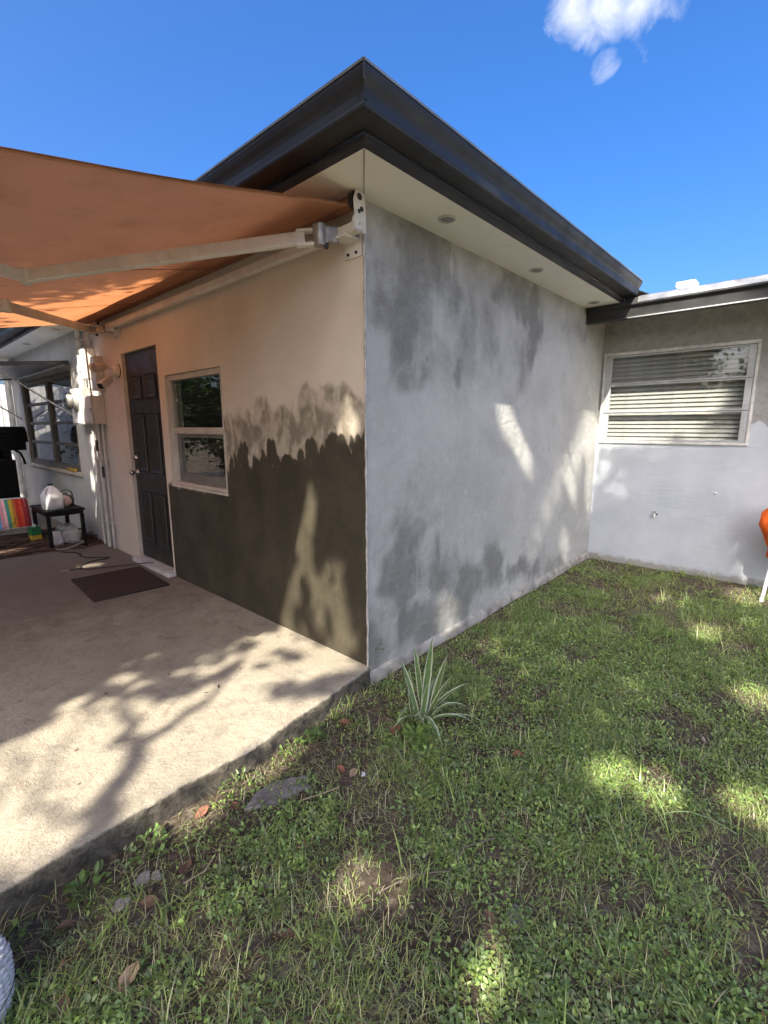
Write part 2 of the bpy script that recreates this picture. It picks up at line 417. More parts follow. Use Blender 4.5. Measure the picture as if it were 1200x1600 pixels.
# the rendered wall
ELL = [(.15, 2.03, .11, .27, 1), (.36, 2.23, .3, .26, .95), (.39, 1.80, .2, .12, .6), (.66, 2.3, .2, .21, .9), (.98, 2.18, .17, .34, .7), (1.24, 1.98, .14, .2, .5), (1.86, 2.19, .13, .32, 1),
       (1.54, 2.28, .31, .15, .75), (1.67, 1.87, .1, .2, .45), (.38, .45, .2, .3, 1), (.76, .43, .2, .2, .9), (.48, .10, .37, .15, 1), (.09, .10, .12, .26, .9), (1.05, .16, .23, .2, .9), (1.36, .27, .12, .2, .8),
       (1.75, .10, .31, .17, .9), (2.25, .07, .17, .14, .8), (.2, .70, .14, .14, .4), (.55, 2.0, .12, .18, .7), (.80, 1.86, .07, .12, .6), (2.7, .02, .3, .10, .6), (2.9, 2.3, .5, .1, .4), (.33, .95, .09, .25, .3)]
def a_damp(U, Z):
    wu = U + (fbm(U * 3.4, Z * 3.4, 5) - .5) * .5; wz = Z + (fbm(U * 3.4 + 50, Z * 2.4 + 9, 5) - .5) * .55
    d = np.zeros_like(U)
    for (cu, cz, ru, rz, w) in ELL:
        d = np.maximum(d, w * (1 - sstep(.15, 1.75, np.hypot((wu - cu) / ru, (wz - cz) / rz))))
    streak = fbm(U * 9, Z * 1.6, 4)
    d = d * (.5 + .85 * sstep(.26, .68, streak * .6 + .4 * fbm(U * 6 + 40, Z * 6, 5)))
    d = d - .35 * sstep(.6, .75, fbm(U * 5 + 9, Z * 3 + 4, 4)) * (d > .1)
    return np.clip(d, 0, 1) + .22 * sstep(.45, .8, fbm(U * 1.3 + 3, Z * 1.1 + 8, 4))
t = NT('grey_render')
n1 = t.noise(1.9, 6, .62, .6); n2 = t.noise(7.5, 7, .68, .8); nb = t.noise(210, 3, .75); ns = t.noise(520, 2)
c = t.mix(t.ramp(n1, .32, .68), (.465, .46, .425), (.585, .58, .54))
c = t.mix(t.math('MULTIPLY', t.ramp(n2, .55, .74), .5), c, (.69, .685, .645))
c = t.mix(t.math('MULTIPLY', t.ramp(n2, .47, .28), .35), c, (.37, .372, .35))
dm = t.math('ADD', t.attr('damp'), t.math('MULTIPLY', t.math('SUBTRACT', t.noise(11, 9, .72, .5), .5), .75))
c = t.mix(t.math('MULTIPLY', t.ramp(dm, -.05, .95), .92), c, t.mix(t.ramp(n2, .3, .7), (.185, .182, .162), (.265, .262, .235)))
c = t.mix(t.math('MULTIPLY', t.ramp(nb, .48, .72), .35), c, (.74, .745, .72))
c = t.mix(t.math('MULTIPLY', t.ramp(t.noise(150, 3, .8), .52, .74), .42), c, (.13, .13, .122))
c = t.mix(t.math('MULTIPLY', t.ramp(t.noise(30, 5, .7, 2.5), .56, .70), .30), c, (.58, .57, .55))
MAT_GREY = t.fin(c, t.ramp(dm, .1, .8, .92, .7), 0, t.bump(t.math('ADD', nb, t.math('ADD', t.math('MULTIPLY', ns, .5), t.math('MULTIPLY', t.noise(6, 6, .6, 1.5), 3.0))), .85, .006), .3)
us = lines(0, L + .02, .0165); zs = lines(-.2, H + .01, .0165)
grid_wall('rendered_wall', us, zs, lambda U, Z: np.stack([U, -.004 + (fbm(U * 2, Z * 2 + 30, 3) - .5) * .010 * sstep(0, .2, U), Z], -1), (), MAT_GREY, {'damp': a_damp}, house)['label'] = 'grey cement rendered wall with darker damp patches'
pts = [(-.001 + random.uniform(-.0018, .0018), -.003 + random.uniform(-.002, .0018), z) for z in np.arange(-.12, H, .035)]
MB().tube(pts, [.0055 + random.random() * .003 for _ in pts], 7).build('corner_bead', plain('plaster_edge', (.40, .385, .36), .9, 0, .25, 14, .4, 90), house)
# ragged footing ledge along the foot of the rendered wall
fx = np.arange(.0, L, .03); fv = []; nf = len(fx)
for k, (o, z) in enumerate(((.0, -.005), (.006, -.012), (.016, -.022), (.024, -.040), (.028, -.2))):
    fv.append(np.stack([fx, -o - (fbm(fx * 9, fx * 0 + k, 3) - .5) * (.0 if k == 0 else .012) * 1., z - .03 + .008 * fx + (fbm(fx * 14, fx * 0 + 8 + k, 3) - .5) * .014], -1))
FV = np.stack(fv, 1); fi = np.arange(FV.shape[0] * FV.shape[1]).reshape(FV.shape[:2])
link('footing', tri_mesh('footing', FV.reshape(-1, 3), np.stack([fi[:-1, :-1], fi[1:, :-1], fi[1:, 1:], fi[:-1, 1:]], -1).reshape(-1, 4), plain('footing_cement', (.33, .31, .275), .95, 0, .35, 9, .8, 60, .2, (.15, .125, .095)), smooth=True), house)

# the wing wall with the long window
RW = (-1.315, -.026, 1.2, 2.105)
t = NT('wing_wall_paint')
n1 = t.noise(2.5, 5); nb = t.noise(120, 3, .7); n2 = t.noise(18, 6, .65)
c = t.mix(t.ramp(n1, .3, .7), (.46, .49, .535), (.545, .575, .62))
c = t.mix(t.math('MULTIPLY', t.ramp(t.math('ADD', t.attr('bare'), t.math('MULTIPLY', t.math('SUBTRACT', n2, .5), .7)), .35, .62), .92), c, t.mix(t.ramp(n2, .3, .7), (.25, .24, .215), (.34, .33, .305)))
c = t.mix(t.math('MULTIPLY', t.ramp(t.math('ADD', t.attr('foot'), t.math('MULTIPLY', t.math('SUBTRACT', t.noise(13, 6, .7), .5), 1.0)), .45, .8), .8), c, (.27, .26, .22))
c = t.mix(t.math('MULTIPLY', t.ramp(t.noise(45, 3, .6), .7, .76), .6), c, (.28, .28, .28))
tr = t.noise(26, 3, .6, 0, t.scaled((1, .25, 1.6)))
MAT_WING = t.fin(c, .8, 0, t.bump(t.math('ADD', nb, t.math('MULTIPLY', tr, .7)), .4, .006), .35)
us = lines(-5, 0.02, .03, (RW[0], RW[1])); zs = lines(-.2, H + .02, .03, (RW[2], RW[3]))
grid_wall('wing_wall', us, zs, lambda U, Z: np.stack([L + (fbm(U * 3, Z * 3, 3) - .5) * .008, U, Z], -1), (RW,), MAT_WING,
          {'bare': lambda U, Z: sstep(-.05, .05, Z - (1.36 + (fbm(U * 8, Z * 5, 3) - .5) * .22)) , 'foot': lambda U, Z: (1 - sstep(-.09, .10, Z)) * .9}, house)['label'] = 'pale blue-grey painted wing wall with bare render at the top'
m = MB(); u0, u1, z0, z1 = RW
m.add([(L - .004, u0, z0), (L - .004, u1, z0), (L - .004, u1, z1), (L - .004, u0, z1), (L + .12, u0, z0), (L + .12, u1, z0), (L + .12, u1, z1), (L + .12, u0, z1)], [(0, 1, 5, 4), (1, 2, 6, 5), (2, 3, 7, 6), (3, 0, 4, 7)])
m.build('wall_reveal', plain('reveal_grey', (.45, .45, .44), .85, 0, .2, 6, .2, 120), house)
# walls turned away
m = MB()
m.add([(0, 8.3, -.2), (9, 8.3, -.2), (9, 8.3, H), (0, 8.3, H)], [(0, 1, 2, 3)])
m.add([(9, -5, -.2), (9, 8.3, -.2), (9, 8.3, H), (9, -5, H)], [(0, 1, 2, 3)])
m.add([(L, -5, -.2), (9, -5, -.2), (9, -5, H), (L, -5, H)], [(0, 1, 2, 3)])
m.build('rear_wall', plain('rear_paint', (.6, .6, .58), .85), house)
# dark rooms behind the windows
MAT_ROOM = plain('room_paint', (.18, .16, .14), .9)
for (a, b) in (((.14, 1.3, .5), (1.6, 2.5, 2.3)), ((.14, 4.8, .5), (2.2, 7.8, 2.3))):
    MB().add([(b[0], a[1], a[2]), (b[0], b[1], a[2]), (b[0], b[1], b[2]), (b[0], a[1], b[2])], [(0, 1, 2, 3)]).build('inner_wall', MAT_ROOM, house)
MB().box((L + .9, -1.6, 1.0), (L + .92, .2, 2.3)).build('inner_wall', MAT_ROOM, house)

# ---------------- eaves
t = NT('soffit_paint')
c = t.mix(t.ramp(t.noise(1.6, 6), .3, .7), (.80, .77, .67), (.85, .82, .73))
c = t.mix(t.math('MULTIPLY', t.ramp(t.noise(9, 8, .75), .6, .78), .35), c, (.42, .39, .33))
MAT_SOF = t.fin(c, .75, 0, t.bump(t.noise(60, 5), .2, .004), .35)
OS = .312
m = MB()
m.add([(-OS, 8.7, H), (-OS, -OS, H), (0.02, 0.02, H), (0.02, 8.7, H)], [(0, 1, 2, 3)])
m.add([(-OS, -OS, H), (3.12, -OS, H), (3.12, .02, H), (.02, .02, H)], [(0, 1, 2, 3)])
m.build('soffit', MAT_SOF, house)
MB().bar((-.305, -.305, H - .002), (0, 0, H - .002), .004, .004).build('soffit_joint', plain('joint_line', (.30, .28, .24), .9), house)  # thin darker strip marking the corner joint
MB().add([(3.09, -5, H), (L + .02, -5, H), (L + .02, 0.0, H), (3.09, 0.0, H)], [(0, 1, 2, 3)]).build('wing_soffit', MAT_SOF, house)
t = NT('gutter_metal')
n = t.noise(3, 6, .65, 0, t.scaled((1, 1, 6)))
c = t.mix(t.ramp(n, .3, .7), (.016, .016, .0165), (.026, .026, .026))
c = t.mix(t.math('MULTIPLY', t.ramp(t.noise(14, 8, .75), .60, .78), .3), c, (.075, .07, .065))
MAT_GUT = t.fin(c, t.ramp(t.noise(7, 6), .3, .7, .42, .6), .0, t.bump(t.noise(4, 3), .12, .01), .5)
MAT_LIP = plain('drip_edge_metal', (.30, .31, .31), .38, .5, .15, 4, .1, 30)
# gutter section: (outwards, height)
GP = [(.312, H - .002), (.332, H + .012), (.336, H + .030), (.345, H + .034), (.345, H + .040), (.425, H + .040), (.437, H + .044), (.440, H + .052), (.437, H + .060), (.438, H + .092), (.444, H + .108), (.456, H + .128), (.463, H + .146), (.465, H + .158), (.462, H + .164), (.452, H + .164), (.449, H + .156), (.35, H + .156)]
def sweep(m, prof, path):
    v = []; f = []; n = len(prof)
    for P_ in path: v += [P_(o, z) for (o, z) in prof]
    for i in range(len(path) - 1):
        for k in range(n - 1): f.append((i * n + k, i * n + k + 1, (i + 1) * n + k + 1, (i + 1) * n + k))
    return m.add(v, f)
XE = 3.02
seam = [lambda o, z: (-o, 8.75, z), lambda o, z: (-o, -o, z), lambda o, z: (XE, -o, z)]
m = MB(); sweep(m, GP[:3], seam); m.build('fascia', plain('fascia_paint', (.022, .022, .024), .55, 0, .2, 5), house)
m = MB(); sweep(m, GP[3:], seam); m.add([(XE, -o, z) for (o, z) in GP[3:]], [tuple(range(len(GP) - 3))]); g_ = m.build('gutter', MAT_GUT, house)
m = MB(); sweep(m, [(.46, H + .1655), (.468, H + .160), (.470, H + .168), (.40, H + .174)], seam); m.build('drip_edge', MAT_LIP, house)
for x_ in (1.35,):
    m = MB(); sweep(m, [(o + .0015, z) for (o, z) in GP[5:15]], [lambda o, z, a=x_: (a, -o, z), lambda o, z, a=x_: (a + .035, -o, z)]); m.build('joint_band', MAT_GUT, g_)
for x_ in (1.02, 2.2): MB().box((x_, -.31, H - .0008), (x_ + .0015, -.002, H + .002)).build('soffit_joint', plain('panel_joint', (.56, .53, .46), .9), house)
MB().tube([(-.4665, -.4665, H + .10), (-.4675, -.4675, H + .163)], .004, 6).build('mitre_seam', plain('seam_sealant', (.03, .03, .03), .6), g_)
for (x_, y_, z_) in ((-.4385, -.41, H + .085), (-.43, -.439, H + .065), (-.415, -.439, H + .03)):
    MB().lathe([(0, .004), (.003, .003), (.0045, 0)], Matrix.Translation((x_, y_, z_)), 8).build('rivet', plain('rivet_metal', (.02, .02, .02), .5, .5), g_)
# gutter of the wing, its closed end tucked against the rendered wall
WP = [(3.10, 2.335), (3.0, 2.326), (2.982, 2.322), (2.974, 2.328), (2.976, 2.340), (2.984, 2.346), (2.984, 2.404), (2.98, 2.415), (2.962, 2.428), (2.956, 2.436), (2.958, 2.446), (2.972, 2.485), (2.975, 2.494), (2.985, 2.494), (2.988, 2.486), (3.09, 2.486)]
def wsweep(m, prof, y0, y1):
    n = len(prof)
    m.add([(x, y0, z) for x, z in prof] + [(x, y1, z) for x, z in prof], [(i, i + 1, n + i + 1, n + i) for i in range(n - 1)])
m = MB(); wsweep(m, WP, -.012, -5.2); m.add([(x, -.012, z) for x, z in WP], [tuple(range(len(WP)))]); wg = m.build('wing_gutter', MAT_GUT, house)
m = MB(); wsweep(m, [(2.9735, 2.3215), (2.971, 2.326), (2.973, 2.333)], -.38, -5.2); m.build('gutter_bead', MAT_LIP, wg)
m = MB(); wsweep(m, [(2.957, 2.449), (2.9705, 2.487), (2.973, 2.497), (3.0, 2.508)], -.455, -5.2); m.build('wing_drip_edge', MAT_LIP, house)
# low roof
rx = lines(-.44, 9.3, .25); ry = lines(-5.3, 8.7, .25)
RX, RY = np.meshgrid(np.array(rx), np.array(ry), indexing='ij')
za = 2.632 + .11 * np.minimum(np.minimum(RX + .44, 9.3 - RX), RY + .44)
zb = 2.497 + .11 * np.minimum(RX - 2.99, 9.3 - RX)
RZ = np.where(RY >= -.44, np.maximum(za, np.where(RX > 2.98, zb, 0)), np.where(RX > 2.98, zb, -9))
ri = np.arange(RX.size).reshape(RX.shape)
rq = np.stack([ri[:-1, :-1], ri[1:, :-1], ri[1:, 1:], ri[:-1, 1:]], -1).reshape(-1, 4)
rq = rq[(RZ.ravel()[rq] > -1).all(1)]
link('roof', tri_mesh('roof', np.stack([RX, RY, np.maximum(RZ, 0)], -1).reshape(-1, 3), rq, plain('roof_membrane', (.42, .42, .41), .8, 0, .2, 2)), house)
vt = thing('roof_vent', 'small white metal vent box on the roof of the wing', 'vent', (4.2, -.58, 2.63))
reparent(MB().box((4.13, -.64, 2.60), (4.28, -.505, 2.79), .006).build('vent_base', plain('vent_white', (.78, .78, .76), .45, .1), vt), vt)
reparent(MB().box((4.11, -.66, 2.79), (4.30, -.485, 2.84), .01).build('vent_cap', plain('vent_white', (.78, .78, .76), .45, .1), vt), vt)

# ---------------- recessed lights in the soffit
t = NT('lamp_lens'); c = t.mix(t.ramp(t.voro(180), .1, .5), (.09, .088, .08), (.26, .25, .23))
MAT_LENS = t.fin(c, .25)
for i, (x_, y_, lab) in enumerate(((.455, -.175, 'round recessed light in the soffit nearest the house corner'), (1.588, -.155, 'round recessed light in the soffit halfway along the grey wall'), (2.792, -.14, 'round recessed light in the soffit beside the wing gutter'), (-.16, 4.75, 'round recessed light in the soffit just past the end of the awning'), (-.16, 6.2, 'round recessed light in the soffit above the far patio window'))):
    d_ = thing('recessed_light', lab, 'light', (x_, y_, H), 'recessed lights along the soffit')
    o = MB().lathe([(.050, -.0005), (.049, -.006), (.042, -.008), (.038, -.005), (.037, .0)], n=28).build('trim_ring', plain('trim_paint', (.50, .48, .43), .45), d_)
    o = MB().lathe([(.037, -.002), (.025, -.0035), (.0, -.004)], n=24).build('lens', MAT_LENS, d_)

# ---------------- glass
t = NT('window_glass')
for n in list(t.n):
    if n.type == 'BSDF_PRINCIPLED': t.n.remove(n)
tr_ = t.n.new('ShaderNodeBsdfTransparent'); gl = t.n.new('ShaderNodeBsdfGlossy'); gl.inputs['Roughness'].default_value = .015
tr_.inputs['Color'].default_value = (.95, .96, .95, 1)
fr = t.n.new('ShaderNodeLayerWeight'); fr.inputs['Blend'].default_value = .5
ms = t.n.new('ShaderNodeMixShader')
t.l.new(t.math('ADD', t.math('ADD', t.math('MULTIPLY', t.math('POWER', fr.outputs['Facing'], 5.0), .9), .07), t.ramp(t.noise(6, 8, .7), .5, .8, 0, .05)), ms.inputs[0]); t.l.new(tr_.outputs[0], ms.inputs[1]); t.l.new(gl.outputs[0], ms.inputs[2])
bn = t.bump(t.noise(1.6, 1), .006, .02); t.l.new(bn, gl.inputs['Normal'])
t.l.new(ms.outputs[0], t.o.inputs['Surface'])
MAT_GLASS = t.m

# ---------------- door
DY0, DY1, DZ0, DZ1 = DOOR
MAT_DOOR = plain('door_paint', (.030, .025, .023), .5, 0, .14, 3, .12, 90, .5)
MAT_BRASS = plain('knob_metal', (.42, .40, .38), .22, 1., .1, 8)
door = MB().box((.028, DY0 + .008, DZ0 + .012), (.07, DY1 - .010, DZ1 - .006), .003).build('door', MAT_DOOR, house)
door['label'] = 'dark charcoal six-panel door'
W = DY1 - DY0
for (za_, zb_) in ((1.62, 1.85), (.92, 1.50), (.22, .74)):
    for s in (0, 1):
        ya = DY0 + (.125 if s == 0 else W / 2 + .045); yb = DY0 + (W / 2 - .045 if s == 0 else W - .125)
        m = MB()
        for (k0, d0, k1, d1) in ((0, .0285, .012, .020), (.012, .020, .020, .033), (.020, .033, .034, .033), (.034, .033, .05, .0255)):
            v = [(d0, ya + k0, za_ + k0), (d0, yb - k0, za_ + k0), (d0, yb - k0, zb_ - k0), (d0, ya + k0, zb_ - k0), (d1, ya + k1, za_ + k1), (d1, yb - k1, za_ + k1), (d1, yb - k1, zb_ - k1), (d1, ya + k1, zb_ - k1)]
            v = [(.028 - (p[0] - .0205) if True else p[0], p[1], p[2]) for p in v]
            m.add(v, [(0, 1, 5, 4), (1, 2, 6, 5), (2, 3, 7, 6), (3, 0, 4, 7)])
        k1 = .05; d1 = .028 - (.0255 - .0205)
        m.add([(d1, ya + k1, za_ + k1), (d1, yb - k1, za_ + k1), (d1, yb - k1, zb_ - k1), (d1, ya + k1, zb_ - k1)], [(0, 1, 2, 3)])
        m.build('door_panel', MAT_DOOR, door)
RX90 = Matrix.Rotation(R(-90), 4, 'Y')
ky = DY1 - .065
MB().lathe([(0, .075), (.020, .072), (.027, .058), (.024, .044), (.012, .036), (.011, .012), (.028, .008), (.032, 0)], Matrix.Translation((.028, ky, .92)) @ RX90, 20).build('door_knob', MAT_BRASS, door)
MB().lathe([(0, .026), (.017, .025), (.026, .012), (.030, 0)], Matrix.Translation((.028, ky, 1.065)) @ RX90, 20).build('deadbolt', MAT_BRASS, door)
for z_ in (.25, 1.05, 1.85):
    MB().tube([(.022, DY0 + .006, z_ - .045), (.022, DY0 + .006, z_ + .045)], .006, 8).build('hinge', MAT_BRASS, door)
MB().box((-.075, DY0 - .03, -.01), (.06, DY1 + .03, .042), .008).build('door_threshold', plain('threshold_paint', (.5, .49, .46), .7, 0, .2, 9, .3, 60, .4, (.25, .22, .18)), house)

# ---------------- single-hung window beside the door
WY0, WY1, WZ0, WZ1 = WIN
MAT_WF = plain('window_frame_beige', (.50, .45, .38), .5, .0, .12, 6, .1, 60, .5, (.33, .29, .23))
MAT_WF2 = plain('window_sash_grey', (.20, .19, .17), .45, .2, .15, 6)
win = MB()
fr_ = .045
win.box((.012, WY0 + .002, WZ1 - fr_), (.075, WY1 - .002, WZ1 - .002), .003)
win.box((.012, WY0 + .002, WZ0 + .03), (.075, WY0 + fr_, WZ1 - fr_ - .001), .003)
win.box((.012, WY1 - fr_, WZ0 + .03), (.075, WY1 - .002, WZ1 - fr_ - .001), .003)
win.box((.008, WY0 + .003, WZ0 + .004), (.08, WY1 - .003, WZ0 + .029), .003)
win = win.build('window', MAT_WF, house); win['label'] = 'single-hung window with a beige frame and dark blinds'
zm = 1.345
m = MB(); m.box((.018, WY0 + fr_ + .001, zm - .022), (.06, WY1 - fr_ - .001, zm + .022), .004); m.box((.012, WY0 + fr_ + .001, zm - .03), (.03, WY1 - fr_ - .001, zm - .0225), .001)
m.build('meeting_rail', MAT_WF, win)
a0, a1 = WY0 + fr_ + .001, WY1 - fr_ - .001; b0, b1 = WZ0 + .031, zm - .031; sw = .05
m = MB(); m.box((.045, a0, b0), (.075, a1, b0 + .075), .003); m.box((.045, a0, b1 - .03), (.075, a1, b1), .003); m.box((.045, a0, b0 + .076), (.075, a0 + sw, b1 - .031), .003); m.box((.045, a1 - sw, b0 + .076), (.075, a1, b1 - .031), .003)
m.build('lower_sash', MAT_WF2, win)
MB().box((.056, a0 + sw - .004, b0 + .072), (.061, a1 - sw + .004, b1 - .027)).build('pane', MAT_GLASS, win)
MB().box((.034, a0 - .003, zm + .02), (.039, a1 + .003, WZ1 - fr_ + .003)).build('pane', MAT_GLASS, win)
MB().box((-.014, WY0 - .004, WZ0 - .016), (.09, WY1 + .004, WZ0 + .003), .004).build('sill', plain('sill_paint', (.55, .5, .43), .7, 0, .2, 8, .3, 60, .4, (.10, .085, .07)), win)
MAT_SLAT = plain('dark_blind', (.05, .04, .032), .6, 0, .18, 6, 0, 60, .2)
sl = MB().box((-.012, -.42, -.0012), (.012, .42, .0012)).mesh('slat', MAT_SLAT)
for k in range(30):
    o = link('slat', sl, win); o.location = (.125, (WY0 + WY1) / 2, WZ0 + .05 + k * .029); o.rotation_euler = (0, R(52), 0)

# ---------------- long awning-type window of the wing
y0, y1, z0, z1 = RW
MAT_ALU = plain('mill_aluminium', (.50, .51, .51), .42, .45, .14, 7, .1, 60, .5, (.35, .34, .32))
MAT_TRIM = plain('trim_plaster', (.60, .59, .56), .7, 0, .2, 9, .3, 80, .4, (.36, .34, .30))
m = MB(); f_ = .042
m.box((L - .018, y0 - .002, z1 - .026), (L + .06, y1 + .002, z1 + .004), .004); m.box((L - .018, y0 - .002, z0 - .004), (L + .06, y1 + .002, z0 + .024), .004)
m.box((L - .018, y0 - .002, z0 + .025), (L + .06, y0 + .022, z1 - .027), .004); m.box((L - .018, y1 - .022, z0 + .025), (L + .06, y1 + .002, z1 - .027), .004)
rw = m.build('window', MAT_TRIM, house); rw['label'] = 'wide three-light window with white slatted blinds'
ya, yb = y0 + .024, y1 - .024
pz = [z0 + .026, z0 + .026 + (z1 - z0 - .054) / 3, z0 + .026 + 2 * (z1 - z0 - .054) / 3, z1 - .028]
for k in range(3):
    p0, p1 = pz[k] + .002, pz[k + 1] - .002; tx = .0
    m = MB(); m.box((L - .006, ya, p0), (L + .022, ya + .055, p1), .003); m.box((L - .006, yb - .055, p0), (L + .022, yb, p1), .003)
    m.box((L - .006, ya + .056, p1 - .014), (L + .022, yb - .056, p1), .002); m.box((L - .016, ya + .002, p0 - .002), (L + .022, yb - .002, p0 + .013), .003)
    m.build('sash', MAT_ALU, rw)
    MB().box((L + .006, ya + .052, p0 + .010), (L + .010, yb - .052, p1 - .011)).build('pane', MAT_GLASS, rw)
MB().tube([(L - .02, ya + .09, pz[2] + .09), (L - .035, ya + .085, pz[2] + .08), (L - .035, ya + .06, pz[2] + .07)], .006, 8).build('latch', MAT_BRASS, rw)
MAT_BLIND = plain('white_blind', (.36, .355, .34), .5, 0, .12, 5, 0, 60, .4, (.45, .42, .36))
hw = (yb - ya) / 2 - .01
sv = []; sf = []
for k, (xx, zz) in enumerate(((-.0240, -.0015), (-.012, .0015), (0, .0025), (.012, .0015), (.0240, -.0015))): sv += [(xx, -hw, zz), (xx, hw, zz)]
for k in range(4): sf.append((2 * k, 2 * k + 1, 2 * k + 3, 2 * k + 2))
sl = MB().add(sv, sf, True).mesh('slat', MAT_BLIND)
ns_ = 21
for k in range(ns_):
    o = link('slat', sl, rw); o.location = (L + .072, (ya + yb) / 2, z0 + .05 + k * (z1 - z0 - .08) / (ns_ - 1)); o.rotation_euler = (R(random.uniform(-.25, .25)), R(-58 + random.uniform(-4, 4)), 0)
for y_ in (ya + .2, (ya + yb) / 2, yb - .2):
    MB().tube([(L + .05, y_, z0 + .03), (L + .05, y_, z1 - .03)], .0012, 5).build('blind_cord', MAT_BLIND, rw)

# ---------------- far patio window, two columns of four lights
y0, y1, z0, z1 = FAR; ym = 6.25
MAT_BRZ = plain('bronze_frame', (.16, .145, .12), .5, .3, .18, 6, 0, 60, .5, (.28, .25, .2))
m = MB(); m.box((.02, y0 + .002, z0 + .002), (.09, y0 + .06, z1 - .002), .004); m.box((.02, y1 - .06, z0 + .002), (.09, y1 - .002, z1 - .002), .004); m.box((.012, ym - .05, z0 + .061), (.09, ym + .05, z1 - .061), .004)
m.box((.015, y0 + .061, z0 + .002), (.09, y1 - .061, z0 + .06), .004); m.box((.015, y0 + .061, z1 - .06), (.09, y1 - .061, z1 - .002), .004)
fwn = m.build('window', MAT_BRZ, house); fwn['label'] = 'far patio window of eight small lights in a bronze frame'
for (ca, cb) in ((y0 + .062, ym - .052), (ym + .052, y1 - .062)):
    for k in range(4):
        q0 = z0 + .062 + k * (z1 - z0 - .124) / 4; q1 = q0 + (z1 - z0 - .124) / 4 - .002
        m = MB(); m.box((.03, ca, q0), (.06, cb, q0 + .022), .002); m.box((.03, ca, q1 - .018), (.06, cb, q1), .002); m.box((.03, ca, q0 + .023), (.06, ca + .03, q1 - .019), .002); m.box((.03, cb - .03, q0 + .023), (.06, cb, q1 - .019), .002)
        m.build('sash', MAT_BRZ, fwn)
        pm = MB().box((.044, ca + .027, q0 + .02), (.049, cb - .027, q1 - .016)).build('pane', MAT_GLASS, fwn)
MB().box((-.03, y0 - .03, z0 - .04), (.09, y1 + .03, z0 + .001), .005).build('sill', plain('reveal_paint', (.52, .46, .38), .8), fwn)
#@@SPLIT2
# ------------------------------------------------------------------ shade trees behind the camera
t = NT('bark'); n = t.noise(14, 8, .7, 0, t.scaled((1, 1, .25)))
MAT_BARK = t.fin(t.mix(t.ramp(n, .35, .65), (.055, .042, .032), (.15, .125, .10)), .95, 0, t.bump(n, .9, .03), .2)
def foliage_mat(name, trans=.35, rough=.45):
    t = NT(name)
    col = t.attr('tint', 'Color')
    t.fin(col, rough, 0, None, .4)
    tl = t.n.new('ShaderNodeBsdfTranslucent'); ms = t.n.new('ShaderNodeMixShader'); ms.inputs[0].default_value = trans
    hs = t.n.new('ShaderNodeMixRGB'); hs.blend_type = 'MULTIPLY'; hs.inputs[0].default_value = 1; hs.inputs[2].default_value = (1.5, 1.6, .55, 1)
    t.l.new(col, hs.inputs[1]); t.l.new(hs.outputs[0], tl.inputs['Color'])
    t.l.new(t.b.outputs[0], ms.inputs[1]); t.l.new(tl.outputs[0], ms.inputs[2]); t.l.new(ms.outputs[0], t.o.inputs['Surface'])
    return t.m
MAT_LEAF = foliage_mat('tree_leaf', .2)

SD = np.array([1.0, .43, -.98])
def landing(P):
    """where the shadow of a point falls: surface id (0 side wall, 1 rendered wall, 2 wing wall, 3 patio, 4 lawn) and its two coordinates"""
    n = len(P); best = np.full(n, 1e9); sid = np.full(n, -1); A = np.zeros(n); B = np.zeros(n)
    def tryit(k, tt, ok, a, b):
        nonlocal best
        ok = ok & (tt > 0) & (tt < best); best = np.where(ok, tt, best); sid[ok] = k; A[ok] = a[ok]; B[ok] = b[ok]
    tt = -P[:, 0] / SD[0]; Q = P + tt[:, None] * SD; tryit(0, tt, (Q[:, 1] > 0) & (Q[:, 2] > 0) & (Q[:, 2] < 2.6), Q[:, 1], Q[:, 2])
    tt = -P[:, 1] / SD[1]; Q = P + tt[:, None] * SD; tryit(1, tt, (Q[:, 0] > 0) & (Q[:, 0] < L) & (Q[:, 2] > -.1) & (Q[:, 2] < 2.6), Q[:, 0], Q[:, 2])
    tt = (L - P[:, 0]) / SD[0]; Q = P + tt[:, None] * SD; tryit(2, tt, (Q[:, 1] < 0) & (Q[:, 2] > -.1) & (Q[:, 2] < 2.6), Q[:, 1], Q[:, 2])
    tt = (2.43 + .2 * P[:, 0] - P[:, 2]) / (SD[2] - .2 * SD[0]); Q = P + tt[:, None] * SD; tryit(5, tt, (Q[:, 0] < -.1) & (Q[:, 0] > -2.2) & (Q[:, 1] > 0) & (Q[:, 1] < 3.9), Q[:, 0], Q[:, 1])
    tt = -P[:, 2] / SD[2]; Q = P + tt[:, None] * SD; tryit(3, tt, (Q[:, 0] < 0) & (Q[:, 1] > -.14), Q[:, 0], Q[:, 1])
    tt = (-.09 - P[:, 2]) / SD[2]; Q = P + tt[:, None] * SD; tryit(4, tt, (Q[:, 0] < L) & (Q[:, 1] < 0), Q[:, 0], Q[:, 1])
    return sid, A, B
def blobs(A, B, l, warp=.0, soft=(.75, 1.1), pad=.06):
    m = np.zeros(len(A)); wa = A + (fbm(A * 9, B * 9, 3) - .5) * warp; wb = B + (fbm(A * 9 + 70, B * 9 + 30, 3) - .5) * warp
    for e in l:
        ca, cb, ra, rb = e[0], e[1], e[2] + pad, e[3] + pad; k = e[4] if len(e) > 4 else 0.
        u = wa - ca; v = wb - cb; cu = u * math.cos(k) + v * math.sin(k); cv = -u * math.sin(k) + v * math.cos(k)
        m = np.maximum(m, 1 - sstep(soft[0], soft[1], np.hypot(cu / ra, cv / rb)))
    return m
